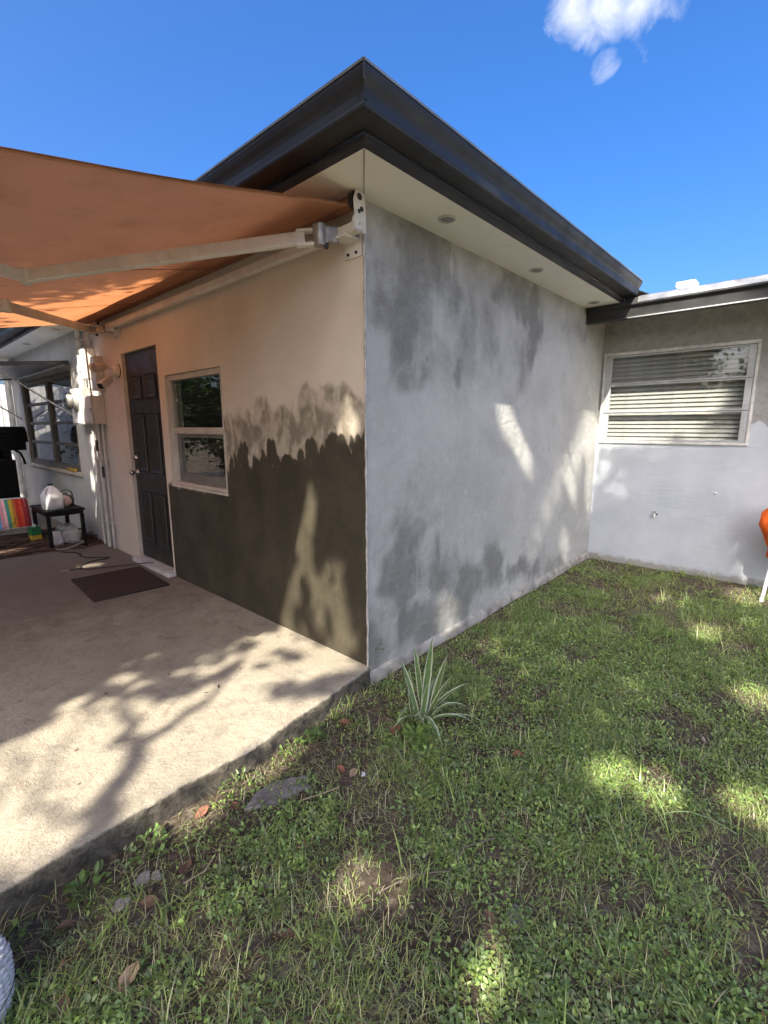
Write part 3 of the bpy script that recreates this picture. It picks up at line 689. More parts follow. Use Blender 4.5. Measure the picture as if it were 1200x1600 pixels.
def open_sky(P):
    """gaps in the crowns: 1 where the sun comes through"""
    sid, A, B = landing(P); m = np.zeros(len(P))
    k = sid == 0
    m[k] = blobs(A[k], B[k], [(.52, .97, .06, .16), (.63, .67, .12, .2), (.66, .36, .19, .24), (.76, .10, .22, .15), (.30, .33, .12, .22), (.28, .12, .14, .12), (.2, 1.43, .055, .085), (.10, 1.37, .065, .06), (4.35, 1.82, .36, .42), (4.4, 1.15, .10, .2), (4.6, .7, .05, .07)], .16)
    m[k] = m[k] * np.where(A[k] < 1.5, 1 - .75 * sstep(.54, .64, fbm(A[k] * 9 + 31, B[k] * 6 + 12, 3)), 1)
    k = sid == 1
    m[k] = blobs(A[k], B[k], [(1.50, 1.44, .06, .20, .55), (1.70, 1.27, .06, .24, .55), (1.93, 1.08, .04, .14, .5), (3.15, 1.25, .12, .35, -.4), (2.95, .75, .08, .2, .4), (2.82, .22, .07, .15, .4), (3.42, .95, .10, .5), (.81, .05, .09, .14, .4)], .05)
    m[k] = np.maximum(m[k], blobs(A[k], B[k], [(2.55, .76, .95, .0, .785)], .02, (.8, 1.1), .11))
    k = sid == 2
    m[k] = np.maximum(blobs(A[k], B[k], [(-.10, 1.45, .24, .55), (-.45, 1.55, .42, .32), (-.82, 1.68, .3, .16), (-.50, 1.13, .22, .13), (-.12, .95, .12, .28), (-.26, .74, .06, .07), (-.9, 1.38, .3, .05), (-1.40, .10, .16, .13), (-2.1, .6, .3, .5)], .25, (.6, 1.15)), (B[k] > 1.95) * 1.0)
    m[k] = m[k] * np.where(B[k] < 1.2, .45, 1)
    k = sid == 3
    a, b = A[k], B[k]
    lim = np.interp(a, [-6, -1.75, -1.6, -1.34, -1.1, -.98, -.78, -.5, -.2, 0], [.5, .5, .62, .80, .74, .55, .50, .46, .30, .22]) + (fbm(a * 5, b * 5, 3) - .5) * .30
    s = 1 - sstep(-.05, .05, b - lim)
    s = s * (1 - .8 * (1 - sstep(.0, .22, np.abs((a + .30) * .5 + (b - .02) * .9))) * (a > -.55))
    s = np.maximum(s, blobs(a, b, [(-.56, .72, .13, .05, .4), (-.30, .62, .2, .05, .5), (-.10, .66, .10, .10), (-.07, .30, .2, .10, .6), (-.5, 3.5, .14, .05), (-.9, 2.6, .06, .03), (-1.0, 4.6, .3, .08)], .10))
    s = np.maximum(s, .7 * sstep(.55, .66, fbm(a * 6 + 50, b * 6 + 4, 4)) * (1 - sstep(.8, 1.3, b)))
    dap = sstep(.62, .72, fbm(a * 8 + 3, b * 8 + 8, 3)); s = s * (1 - .7 * dap * sstep(.1, .6, b))
    m[k] = s
    k = sid == 4
    m[k] = blobs(A[k], B[k], [(-.90, -.84, .05, .03), (-.85, -1.16, .03, .07, -.4), (-.89, -1.27, .06, .055), (-.82, -1.0, .03, .03), (.14, -1.30, .10, .04), (.19, -1.48, .09, .05), (1.33, -1.70, .13, .08), (.36, -1.78, .10, .07), (-.95, -.17, .14, .045), (-1.14, -.18, .12, .04), (-.69, -.15, .08, .05), (2.64, -1.0, .18, .07), (.5, -1.08, .10, .04), (3.2, -1.5, .25, .12), (2.1, -1.35, .12, .05), (-1.9, -.3, .2, .1)], .10)
    m[k] = np.maximum(m[k], .42 * sstep(.50, .62, fbm(A[k] * 3.2 + 61, B[k] * 3.2 + 17, 4)) * sstep(-.9, .8, A[k]))
    k = sid == 5
    a, b = A[k], B[k]
    s = sstep(-.15, .15, b - (1.6 - .9 * a) + (fbm(a * 3, b * 3, 3) - .5) * .8) * (1 - .8 * sstep(.56, .68, fbm(a * 4 + 9, b * 4, 3)))
    m[k] = s
    m[sid < 0] = 0
    return m
def leaf_cloud(P, size, aspect, tints, droop=.3):
    """leaves as folded four-triangle blades at points P"""
    n = len(P)
    d = rng.normal(size=(n, 3)); d[:, 2] -= droop; d /= np.linalg.norm(d, axis=1)[:, None]
    s = np.cross(d, rng.normal(size=(n, 3))); s /= np.linalg.norm(s, axis=1)[:, None]; nn = np.cross(d, s)
    ln = size * rng.uniform(.6, 1.25, n)[:, None]; w = ln * aspect
    P = P - d * ln * .5; b = P; tip = P + d * ln - nn * ln * .12; md = P + d * ln * .5 + nn * ln * .04
    l = P + d * ln * .45 + s * w - nn * w * .2; r = P + d * ln * .45 - s * w - nn * w * .2
    co = np.stack([b, l, tip, r, md], 1).reshape(-1, 3)
    o = (np.arange(n) * 5)[:, None, None]; tr = np.array([[0, 4, 1], [1, 4, 2], [2, 4, 3], [3, 4, 0]])[None] + o
    ti = np.asarray(tints)[rng.integers(0, len(tints), n)] * rng.uniform(.7, 1.3, n)[:, None]
    return co, tr.reshape(-1, 3), np.repeat(ti, 5, 0)
def tree(name, label, base, limbs, crowns, n, leaf, tints, thin=.15, gaps=True):
    tr = thing(name, label, 'tree', base)
    m = MB()
    for (pts, rad) in limbs:
        pts = [Vector(p) for p in pts]; q = []; rr = []
        for i in range(len(pts) - 1):
            for k in range(4):
                f = k / 4; p = pts[i].lerp(pts[i + 1], f); q.append(p + Vector(rng.normal(size=3)) * .015 * (1 if 0 < i + k else 0)); rr.append(rad[i] * (1 - f) + rad[i + 1] * f)
        q.append(pts[-1]); rr.append(rad[-1]); m.tube(q, rr, 9)
    o = m.build('trunk', MAT_BARK, tr); reparent(o, tr)
    Ps = []
    vol = [c[1][0] * c[1][1] * c[1][2] for c in crowns]
    for (c, r), v in zip(crowns, vol):
        k = int(n * v / sum(vol)); nc = max(20, k // 45)
        cc = rng.normal(size=(nc, 3)); cc /= np.linalg.norm(cc, axis=1)[:, None]; cc *= rng.random(nc)[:, None] ** .42
        cl = cc[rng.integers(0, nc, k)] + rng.normal(size=(k, 3)) * .11
        Ps.append(np.array(c) + cl * np.array(r))
    Pn = np.concatenate(Ps)
    if gaps: Pn = Pn[open_sky(Pn) < rng.uniform(.02, .6, len(Pn))]
    co, tri, ti = leaf_cloud(Pn, leaf, .3, tints)
    o = link('crown', tri_mesh('crown', co, tri, MAT_LEAF, ti), tr); reparent(o, tr)
    return tr
def lift(p, t): return (p[0] - t, p[1] - .43 * t, .98 * t)
f0 = lift((-1.19, .24), 5.2); f1 = lift((-1.42, -.08), 5.0); f2 = lift((-1.66, -.28), 4.9)
limbs = [([(-6.9, -3.0, -.2), (-6.85, -2.9, 1.6), (-6.75, -2.65, 3.4), f2, f1, f0], [.27, .2, .15, .075, .048, .040]),
         ([f0, lift((-1.15, .45), 5.4), lift((-1.11, .66), 5.7), lift((-1.0, 1.2), 6.2)], [.036, .028, .022, .012]),
         ([f0, lift((-1.0, .30), 5.5), lift((-.76, .38), 5.9), lift((-.45, .62), 6.4), lift((.1, 1.2), 7)], [.032, .026, .020, .014, .008]),
         ([f1, lift((-1.60, .18), 5.4), lift((-1.42, .45), 5.8), lift((-1.25, .75), 6.2)], [.02, .013, .010, .006]),
         ([f2, lift((-1.75, .12), 5.3), lift((-1.62, .38), 5.6), lift((-1.5, .7), 5.9)], [.02, .014, .011, .007]),
         ([f2, lift((-1.95, .05), 5.2), lift((-1.85, .35), 5.6)], [.016, .012, .008]),
         ([(-6.75, -2.65, 3.4), (-6.2, -3.4, 5.0), (-5.4, -3.9, 6.6), (-4.9, -4.6, 8.0)], [.15, .11, .08, .03]),
         ([(-6.2, -3.4, 5.0), (-5.2, -2.7, 6.4), (-4.9, -2.3, 7.8)], [.09, .06, .02])]
GRN = [(.045, .085, .022), (.06, .11, .028), (.035, .07, .02), (.085, .125, .03)]
tree('shade_tree', 'tall spreading shade tree standing behind the camera beside the lawn', (-6.9, -3.0, -.1), limbs,
     [((-5.3, -3.2, 6.6), (2.3, 2.3, 2.7)), ((-4.9, -4.6, 8.0), (2.0, 1.9, 2.4)), ((-5.6, -4.6, 5.4), (1.7, 1.5, 1.5)), ((-5.0, -2.2, 7.6), (1.7, 1.5, 1.8)), ((-6.6, -2.2, 5.4), (1.2, 1.2, 1.1)), ((-5.4, -1.3, 6.6), (1.6, 1.2, 1.5))], 130000, .10, GRN)
tree('shade_tree', 'dense round-headed tree shading the patio from beyond its open side', (-7.0, 1.4, -.1),
     [([(-7.0, 1.4, -.2), (-6.95, 1.4, 1.6), (-6.7, 1.3, 3.4), (-6.4, 1.2, 5.4)], [.2, .15, .12, .04]), ([(-6.7, 1.3, 3.4), (-6.2, .5, 4.8), (-5.9, 0, 5.8)], [.1, .06, .02]), ([(-6.7, 1.3, 3.4), (-6.3, 2.2, 4.8), (-6.1, 3.0, 5.6)], [.1, .06, .02])],
     [((-6.3, .2, 5.5), (1.9, 1.7, 1.6)), ((-6.3, 2.2, 5.4), (1.9, 1.6, 1.6)), ((-6.2, 1.0, 4.4), (1.8, 1.9, 1.1)), ((-6.9, .0, 4.9), (1.4, 1.3, 1.2))], 60000, .11, GRN)
tree('shade_tree', 'unseen loose-crowned tree added to shade the wall along the far half of the patio', (-6.6, 5.6, -.1),  # added out of view to keep sun off the far wall
     [([(-6.6, 5.6, -.2), (-6.5, 5.5, 2.0), (-6.2, 5.2, 4.2), (-5.8, 5.0, 6.2)], [.18, .14, .1, .03]), ([(-6.2, 5.2, 4.2), (-5.9, 6.2, 5.6), (-5.7, 7.0, 6.4)], [.08, .05, .02])],
     [((-5.7, 4.0, 6.2), (1.7, 1.6, 1.7)), ((-5.7, 6.2, 6.2), (1.7, 1.7, 1.7)), ((-5.6, 3.0, 5.2), (1.4, 1.2, 1.2))], 42000, .11, GRN)
tree('garden_shrub_tree', 'bushy garden tree past the far end of the patio', (-3.2, 10.2, -.1),
     [([(-3.2, 10.2, -.2), (-3.2, 10.2, 1.4), (-3.1, 10.1, 3.0)], [.1, .08, .02])], [((-3.2, 10.2, 2.2), (1.5, 1.5, 1.7)), ((-2.2, 11.2, 1.6), (1.2, 1.0, 1.3)), ((-4.4, 9.2, 1.5), (1.2, 1.2, 1.4))], 12000, .13, GRN, gaps=False)

# tall shrubs along the garden boundary behind the camera; patio-side ones added to darken the slab
for i, (x_, y_, h_, lab) in enumerate(((-11.5, -7.5, 3.0, 'tall boundary shrub at the near end of the garden'), (-12, -4.2, 3.4, 'tall boundary shrub behind the spreading shade tree'), (-12.2, -.8, 4.6, 'boundary shrub between the two shade trees'), (-12, 2.6, 5.2, 'tall boundary shrub behind the round-headed tree'), (-11.6, 6.0, 4.2, 'boundary shrub towards the far end of the patio'), (-9.5, 9.5, 4.6, 'boundary shrub at the far corner of the garden'), (-5.3, 2.4, 3.4, 'unseen leafy shrub added to darken the patio, nearest the lawn'), (-5.0, 4.9, 3.6, 'unseen leafy shrub added to darken the patio, midway along its open side'), (-4.7, 7.4, 3.6, 'unseen leafy shrub added to darken the patio, towards its far end'))):
    tree('unseen_shrub', lab, (x_, y_, -.1), [([(x_, y_, -.2), (x_, y_, 1.2), (x_ + .1, y_ + .1, h_ * .7)], [.09, .07, .02])], [((x_, y_, h_ * .55), (1.2, 1.6, h_ * .5)), ((x_ - .1, y_ + .8, h_ * .35), (1.1, 1.3, h_ * .36))], 6500, .22, GRN, gaps=False)

# ------------------------------------------------------------------ retractable awning
t = NT('awning_canvas')
wv1 = t.noise(700, 2, .5, 0, t.scaled((1, .08, 1))); n1 = t.noise(2.4, 6); st = t.noise(5, 8, .7)
c = t.mix(t.ramp(n1, .3, .7), (.22, .112, .068), (.27, .14, .085))
c = t.mix(t.math('MULTIPLY', t.ramp(st, .55, .75), .35), c, (.20, .09, .05))
t.fin(c, .9, 0, t.bump(wv1, .12, .002), .2)
tl = t.n.new('ShaderNodeBsdfTranslucent'); t.put(tl.inputs['Color'], t.mix(t.ramp(st, .4, .75), (.90, .36, .15), (.66, .26, .11)))
ms = t.n.new('ShaderNodeMixShader'); ms.inputs[0].default_value = .31
t.l.new(t.b.outputs[0], ms.inputs[1]); t.l.new(tl.outputs[0], ms.inputs[2]); t.l.new(ms.outputs[0], t.o.inputs['Surface'])
MAT_CANVAS = t.m
MAT_AWN = plain('awning_white_alloy', (.66, .63, .56), .45, .05, .1, 6, 0, 60, .5, (.45, .40, .33))
MAT_BLACK = plain('black_plastic', (.012, .012, .012), .45, 0, .3, 8)
aw = thing('retractable_awning', 'orange canvas awning with white folding arms over the patio door', 'awning', (-.06, 1.9, 2.36))
AY0, AY1, AE = .0, 3.86, 2.2
def awz(x, y):
    s = -x
    u = (y - AY0) / (AY1 - AY0)
    return 2.43 - .2 * s - .035 * np.sin(np.pi * np.clip(s / AE, 0, 1)) * np.sin(np.pi * np.clip(u, 0, 1)) ** .6 + .010 * np.sin(y * 5.5 + s * 2) * np.sin(np.pi * np.clip(u, 0, 1)) * s
ax_ = np.linspace(-.055, -AE, 46); ay_ = np.linspace(AY0, AY1, 90)
AX, AY = np.meshgrid(ax_, ay_, indexing='ij'); AZ = awz(AX, AY)
AYw = AY + np.where(AY < .05, 1, 0) * .012 * np.sin(AX * 5)
ai = np.arange(AX.size).reshape(AX.shape)
aq = np.stack([ai[:-1, :-1], ai[1:, :-1], ai[1:, 1:], ai[:-1, 1:]], -1).reshape(-1, 4)
fab = link('canvas', tri_mesh('canvas', np.stack([AX, AYw, AZ], -1).reshape(-1, 3), aq, MAT_CANVAS, smooth=True), aw); reparent(fab, aw)
MAT_SEAM = plain('canvas_seam', (.10, .045, .025), .9)
for y_ in (1.33, 2.65):
    m = MB(); xs = np.linspace(-.06, -AE, 40)
    v = []
    for x_ in xs:
        z_ = float(awz(np.array(x_), np.array(y_))) - .0022
        v += [(x_, y_ - .009, z_), (x_, y_ + .009, z_)]
    m.add(v, [(2 * i, 2 * i + 1, 2 * i + 3, 2 * i + 2) for i in range(len(xs) - 1)], True)
    reparent(m.build('seam', MAT_SEAM, fab), aw) if False else None
    o = m.build('seam', MAT_SEAM, fab); o.matrix_parent_inverse = Matrix.Identity(4)
m = MB(); v = []; xs = np.linspace(-.055, -AE, 40)
for x_ in xs:
    z_ = float(awz(np.array(x_), np.array(0.))); yy = .012 * math.sin(x_ * 5)
    v += [(x_, yy - .003, z_ + .002), (x_, yy + .018, z_ - .004)]
m.add(v, [(2 * i, 2 * i + 1, 2 * i + 3, 2 * i + 2) for i in range(len(xs) - 1)], True)
m.build('hem', plain('canvas_hem', (.40, .20, .11), .9), fab)
RY = Matrix.Rotation(R(90), 4, 'X')
def awp(m, name, mat, parent=None):
    o = m.build(name, mat, aw if parent is None else parent)
    return reparent(o, aw) if parent is None else o
awp(MB().tube([(-.085, -.018, 2.425), (-.085, AY1 + .02, 2.425)], .032, 16), 'roller_tube', MAT_CANVAS)
awp(MB().tube([(-.085, -.040, 2.425), (-.085, -.019, 2.425)], .043, 20), 'roller_end_cap', MAT_BLACK)
awp(MB().bar((-.075, -.035, 2.315), (-.075, 3.62, 2.315), .045, .045, .004), 'torsion_bar', MAT_AWN)
for y_ in (-.052, 3.66):
    br = awp(MB().prism([(-.125, 2.285), (-.045, 2.285), (-.045, 2.36), (-.052, 2.45), (-.075, 2.468), (-.105, 2.462), (-.118, 2.42), (-.112, 2.36), (-.125, 2.34)], 1, y_ - .006, y_ + .006), 'end_bracket', MAT_AWN)
    dk = MB()
    for (x_, z_, r_) in ((-.088, 2.435, .016), (-.075, 2.385, .012), (-.092, 2.372, .010)): dk.lathe([(0, .001), (r_, .001)], Matrix.Translation((x_, y_ - .0065, z_)) @ RY, 12)
    awp(dk, 'bracket_cutout', MAT_BLACK, br)
    awp(MB().box((-.122, y_ - .012, 2.288), (-.066, y_ - .0062, 2.345), .003), 'bracket_cap', MAT_AWN, br)
    awp(MB().lathe([(0, .005), (.004, .005), (.006, .0)], Matrix.Translation((-.094, y_ - .012, 2.316)) @ RY, 10), 'screw', MAT_BRASS, br)
def arm(sh, el, fr_):
    sh, el, fr_ = Vector(sh), Vector(el), Vector(fr_)
    up = Vector((.2, 0, 1))
    # wall bracket and shoulder joint
    b = awp(MB().box((-.012, sh.y - .16, 2.215), (-.002, sh.y - .04, 2.36), .003).box((-.11, sh.y - .15, 2.285), (-.012, sh.y - .05, 2.296), .002), 'wall_bracket', MAT_AWN)
    for (dy, z_) in ((-.13, 2.235), (-.07, 2.235)): awp(MB().lathe([(0, .006), (.007, .006), (.008, 0)], Matrix.Translation((-.012, sh.y + dy, z_)) @ Matrix.Rotation(R(-90), 4, 'Y'), 8), 'bolt', MAT_BLACK, b)
    m = MB().tube([sh + Vector((.02, -.03, -.045)), sh + Vector((.01, -.03, .05))], .034, 14)
    m.bar(sh + Vector((.10, -.07, .01)), sh + Vector((0, -.02, .01)), .05, .075, .008); awp(m, 'shoulder_joint', plain('joint_alloy', (.30, .29, .27), .4, .5, .3, 20))
    for dz in (-.03, .033): awp(MB().bar(sh + Vector((.05, -.05, dz)), sh.lerp(el, .06) + Vector((0, 0, dz)), .045, .014, .004), 'shoulder_cheek', MAT_AWN)
    awp(MB().tube([sh + Vector((.03, -.06, -.06)), sh + Vector((.03, -.06, -.035))], .011, 8), 'pivot_pin', MAT_BLACK)
    a = awp(MB().bar(sh.lerp(el, .03), el, .030, .062, .006, up), 'upper_arm', MAT_AWN)
    awp(MB().tube([el + Vector((0, 0, -.036)), el + Vector((0, 0, .036))], .024, 14), 'elbow', MAT_AWN)
    awp(MB().bar(el, fr_, .028, .055, .006, up), 'forearm', MAT_AWN)
arm((-.18, .173, 2.294), (-1.172, 1.165, 2.096), (-2.15, .22, 1.93))
arm((-.20, 3.48, 2.285), (-1.10, 2.03, 2.11), (-2.15, 3.3, 1.93))
awp(MB().bar((-AE, AY0 - .03, 1.985), (-AE, AY1 + .03, 1.985), .05, .085, .01), 'front_bar', MAT_AWN)
cr_ = awp(MB().tube([(-.16, 3.80, 2.33), (-.165, 3.81, 2.25), (-.15, 3.83, 1.6), (-.14, 3.86, 1.24)], .0075, 8).tube([(-.14, 3.86, 1.24), (-.138, 3.865, 1.12), (-.135, 3.845, 1.08), (-.13, 3.80, .98), (-.125, 3.80, .83)], .006, 8), 'crank_rod', plain('crank_metal', (.38, .37, .35), .4, .5))
awp(MB().tube([(-.139, 3.863, 1.235), (-.138, 3.865, 1.12)], .013, 10), 'crank_grip', MAT_BLACK, cr_)
awp(MB().tube([(-.127, 3.80, .96), (-.125, 3.80, .84)], .013, 10), 'crank_grip', MAT_BLACK, cr_)
awp(MB().tube([(-.08, 3.62, 2.335), (-.10, 3.75, 2.36), (-.16, 3.80, 2.37), (-.16, 3.80, 2.33)], .008, 8), 'crank_gear', MAT_AWN)
#@@SPLIT3
# ------------------------------------------------------------------ electrical gear on the side wall
MAT_EL = plain('electrical_grey', (.52, .50, .46), .5, .1, .12, 6, .05, 60, .5, (.36, .33, .28))
MAT_PIPE = plain('conduit_paint', (.55, .53, .49), .6, 0, .15, 7, .1, 60, .4, (.35, .32, .28))
e = thing('electric_meter', 'round glass electric meter in a grey box by the far patio window', 'meter', (-.06, 4.48, 1.4))
reparent(MB().box((-.115, 4.27, 1.40), (-.003, 4.70, 1.80), .008).build('meter_box', MAT_EL, e), e)
RYm = Matrix.Rotation(R(-90), 4, 'Y')
reparent(MB().lathe([(.105, 0), (.105, .02), (.092, .025), (.088, .05)], Matrix.Translation((-.115, 4.49, 1.66)) @ RYm, 28).build('meter_ring', plain('meter_ring_metal', (.6, .6, .58), .35, .7), e), e)
reparent(MB().lathe([(.088, .03), (.086, .10), (.06, .125), (0, .13)], Matrix.Translation((-.115, 4.49, 1.66)) @ RYm, 28).build('meter_dome', MAT_GLASS, e), e)
reparent(MB().lathe([(.075, .04), (.070, .085), (0, .088)], Matrix.Translation((-.115, 4.49, 1.66)) @ RYm, 24).build('meter_face', plain('meter_face_grey', (.30, .29, .27), .5, .2, .5, 30), e), e)
reparent(MB().box((-.122, 4.33, 1.415), (-.116, 4.62, 1.53), .002).build('cover_plate', plain('label_white', (.7, .7, .68), .5), e), e)
e = thing('breaker_panel', 'beige breaker box fixed to the wall between the door and the meter', 'electrical box', (-.06, 4.08, 1.4))
reparent(MB().box((-.125, 3.93, 1.40), (-.003, 4.22, 1.70), .006).build('panel_box', MAT_PIPE, e), e)
reparent(MB().box((-.134, 3.945, 1.415), (-.126, 4.205, 1.685), .003).build('panel_cover', MAT_PIPE, e), e)
reparent(MB().box((-.139, 3.955, 1.53), (-.1345, 3.975, 1.57), .001).build('latch', MAT_BRASS, e), e)
e = thing('junction_box', 'tall white junction box catching the sun above the breaker box', 'electrical box', (-.05, 4.2, 1.86))
reparent(MB().box((-.10, 4.08, 1.88), (-.003, 4.24, 2.20), .006).build('box_body', plain('box_white', (.72, .71, .68), .5), e), e)
reparent(MB().box((-.107, 4.085, 1.886), (-.1005, 4.235, 2.194), .003).build('box_lid', plain('box_white', (.72, .71, .68), .5), e), e)
e = thing('timer_box', 'small grey timer box low beside the junction box', 'electrical box', (-.05, 3.95, 1.73))
reparent(MB().box((-.075, 3.86, 1.75), (-.003, 4.02, 2.10), .005).build('box_body', MAT_EL, e), e)
reparent(MB().box((-.081, 3.868, 1.757), (-.0755, 4.012, 2.093), .002).build('box_lid', MAT_EL, e), e)
CL = [('thick white service riser running from the meter up to the soffit', .030, [(-.05, 4.42, 1.80), (-.05, 4.42, 2.46)]),
      ('slim conduit climbing from the junction box to the soffit', .014, [(-.03, 4.16, 2.20), (-.03, 4.16, 2.46)]),
      ('outermost wall pipe dropping from the breaker box, nearest the door', .013, [(-.025, 4.00, 1.40), (-.022, 4.00, .9), (-.025, 4.01, .01)]),
      ('thick middle pipe dropping from the breaker box to the patio', .021, [(-.03, 4.14, 1.40), (-.03, 4.14, .7), (-.032, 4.15, .005)]),
      ('wall pipe nearest the side table dropping to the patio', .014, [(-.025, 4.33, 1.40), (-.024, 4.33, .6), (-.025, 4.33, .008)])]
for lab, r_, pts in CL:
    e = thing('conduit', lab, 'pipe', pts[-1], 'conduits on the side wall')
    q = [Vector(pts[0]).lerp(Vector(pts[-1]), k / 8) + Vector((0, random.uniform(-.004, .004), 0)) for k in range(9)]
    o = MB().tube(q, r_, 10).build('pipe', MAT_PIPE, e); reparent(o, e)
    for f in (.28, .8):
        p = Vector(pts[0]).lerp(Vector(pts[-1]), f)
        o = MB().box((p.x - r_ - .003, p.y - r_ - .018, p.z - .008), (-.002, p.y + r_ + .018, p.z + .008), .002).build('pipe_strap', MAT_EL, e); reparent(o, e)
# floodlight with camera
e = thing('flood_light', 'beige twin-head flood light with sensor on the wall left of the door', 'light', (-.01, 3.44, 1.92))
MAT_FL = plain('flood_beige', (.58, .53, .45), .45, 0, .1, 8)
M0 = Matrix.Translation((-.003, 3.44, 1.92)) @ RYm
fb = MB().lathe([(.062, 0), (.062, .02), (.05, .045), (.025, .055), (0, .056)], M0, 24).build('base_plate', MAT_FL, e); reparent(fb, e)
reparent(MB().lathe([(.066, 0), (.066, .006), (.060, .006)], M0, 24).build('gasket', MAT_BLACK, e), e)
for (a, b) in (((-.12, 3.46, 1.95), (-.22, 3.43, 1.93)), ((-.09, 3.56, 1.97), (-.17, 3.66, 1.95))):
    a = Vector(a); b = Vector(b); d = (b - a).normalized()
    reparent(MB().tube([(-.05, 3.44, 1.93), a], .010, 8).build('stem', MAT_FL, e), e)
    h = MB().tube([a - d * .02, a + d * .01, a + d * .05, b], [.02, .034, .036, .046], 16).build('lamp_head', MAT_FL, e); reparent(h, e)
    Z = d.to_track_quat('Z', 'Y').to_matrix().to_4x4(); Z.translation = b + d * .001
    h2 = MB().lathe([(.042, 0), (.02, .006), (0, .008)], Z, 16).build('lamp_lens', MAT_LENS, h)
reparent(MB().tube([(-.045, 3.44, 1.89), (-.09, 3.45, 1.84)], .011, 8).build('stem', MAT_FL, e), e)
h = MB().bar((-.08, 3.45, 1.84), (-.19, 3.40, 1.76), .062, .07, .018).build('sensor_head', MAT_FL, e); reparent(h, e)
MB().bar((-.189, 3.4005, 1.7607), (-.194, 3.398, 1.757), .048, .055, .01).build('sensor_window', MAT_BLACK, h)

# spigot and wall bits on the wing wall
e = thing('garden_spigot', 'small metal garden tap low on the pale wing wall', 'tap', (L - .01, -.64, .49))
sp = MB().tube([(L, -.64, .50), (L - .035, -.64, .50), (L - .055, -.642, .492), (L - .062, -.643, .465)], [.010, .010, .011, .010], 10).build('tap_body', plain('tap_metal', (.62, .62, .60), .3, .9), e); reparent(sp, e)
reparent(MB().lathe([(.022, 0), (.022, .004), (.012, .006)], Matrix.Translation((L - .003, -.64, .50)) @ RYm, 14).build('flange', plain('tap_metal', (.62, .62, .60), .3, .9), e), e)
reparent(MB().bar((L - .045, -.66, .524), (L - .045, -.62, .524), .012, .006, .002).tube([(L - .045, -.64, .505), (L - .045, -.64, .524)], .004, 8).build('tap_handle', plain('tap_metal', (.62, .62, .60), .3, .9), e), e)
MB().lathe([(0, .012), (.008, .010), (.012, 0)], Matrix.Translation((L - .004, -1.12, .75)) @ RYm, 10).build('wall_plug', plain('label_white', (.7, .7, .68), .5), house)

# ------------------------------------------------------------------ metal shade propped over the far window
sh_ = thing('window_shade', 'pale metal flap shade propped out over the far patio window', 'awning', (0, 6.3, 2.13))
t = NT('shade_metal'); c = t.mix(t.ramp(t.noise(4, 6), .3, .7), (.42, .44, .47), (.56, .58, .61)); MAT_SHADE = t.fin(c, .35, .5)
pa, pb = Vector((-.02, 0, 2.13)), Vector((-.82, 0, 2.045))
m = MB()
for k in range(10):
    f0_, f1_ = k / 10, (k + .93) / 10
    p, q = pa.lerp(pb, f0_), pa.lerp(pb, f1_)
    o = MB().box((q.x, 4.98, -.004), (p.x, 7.72, .004)).build('slat', MAT_SHADE, sh_)
    for v in o.data.vertices: v.co.z += pa.z + (pa.x - v.co.x) / (pa.x - pb.x) * (pb.z - pa.z)
    reparent(o, sh_)
for y_ in (4.96, 7.74):
    o = MB().bar((pa.x, y_, pa.z), (pb.x, y_, pb.z), .03, .045, .003).build('side_rail', plain('shade_frame_dark', (.05, .05, .052), .45, .3), sh_); reparent(o, sh_)
    o = MB().tube([(pb.x + .05, y_, pb.z - .01), (-.02, y_ + .03, 1.50)], .010, 8).build('prop_rod', plain('rod_metal', (.6, .6, .6), .3, .8), sh_); reparent(o, sh_)
o = MB().bar((pb.x - .01, 4.95, pb.z - .01), (pb.x - .01, 7.75, pb.z - .01), .03, .05, .003).build('front_rail', plain('shade_frame_dark', (.05, .05, .052), .45, .3), sh_); reparent(o, sh_)

# ------------------------------------------------------------------ things at the far end of the patio
t = NT('table_black'); MAT_TAB = t.fin(t.mix(t.ramp(t.noise(12, 6), .4, .7), (.005, .005, .005), (.014, .013, .012)), .55, 0, None, .2)
T = thing('side_table', 'small black side table holding a white jug against the wall', 'table', (-.36, 4.78, 0))
reparent(MB().box((-.56, 4.42, .425), (-.17, 5.12, .450), .004).build('table_top', MAT_TAB, T), T)
reparent(MB().box((-.545, 4.435, .385), (-.185, 5.105, .424), .002).build('apron', MAT_TAB, T), T)
for x_ in (-.53, -.20):
    for y_ in (4.45, 5.09): reparent(MB().box((x_ - .019, y_ - .019, .0), (x_ + .019, y_ + .019, .384), .002).build('leg', MAT_TAB, T), T)
J = thing('plastic_jug', 'square white plastic jug with a black cap on the side table', 'jug', (-.44, 4.60, .45))
MAT_JUG = plain('jug_plastic', (.74, .74, .73), .4, 0, .06, 8)
def rsec(w, d, z, r=.02): return [(sx * (w - r) + r * math.cos(a), sy * (d - r) + r * math.sin(a), z) for (sx, sy, a0) in ((1, 1, 0), (-1, 1, 90), (-1, -1, 180), (1, -1, 270)) for a in (R(a0), R(a0 + 45), R(a0 + 90))]
secs = [rsec(.078, .078, .0), rsec(.083, .083, .006), rsec(.083, .083, .165), rsec(.078, .078, .172), rsec(.05, .05, .225, .015), rsec(.024, .024, .262, .012), rsec(.022, .022, .27, .012)]
m = MB(); v = [p for s in secs for p in s]; f = []
for i in range(len(secs) - 1):
    for k in range(12): f.append((i * 12 + k, i * 12 + (k + 1) % 12, (i + 1) * 12 + (k + 1) % 12, (i + 1) * 12 + k))
f.append(tuple(range(12))[::-1]); f.append(tuple(range(72, 84))); m.add(v, f, True)
m.build('jug_body', MAT_JUG, J); J.rotation_euler = (0, 0, R(20))
MB().tube([(0, 0, .268), (0, 0, .288)], .025, 14).build('cap', MAT_BLACK, J)
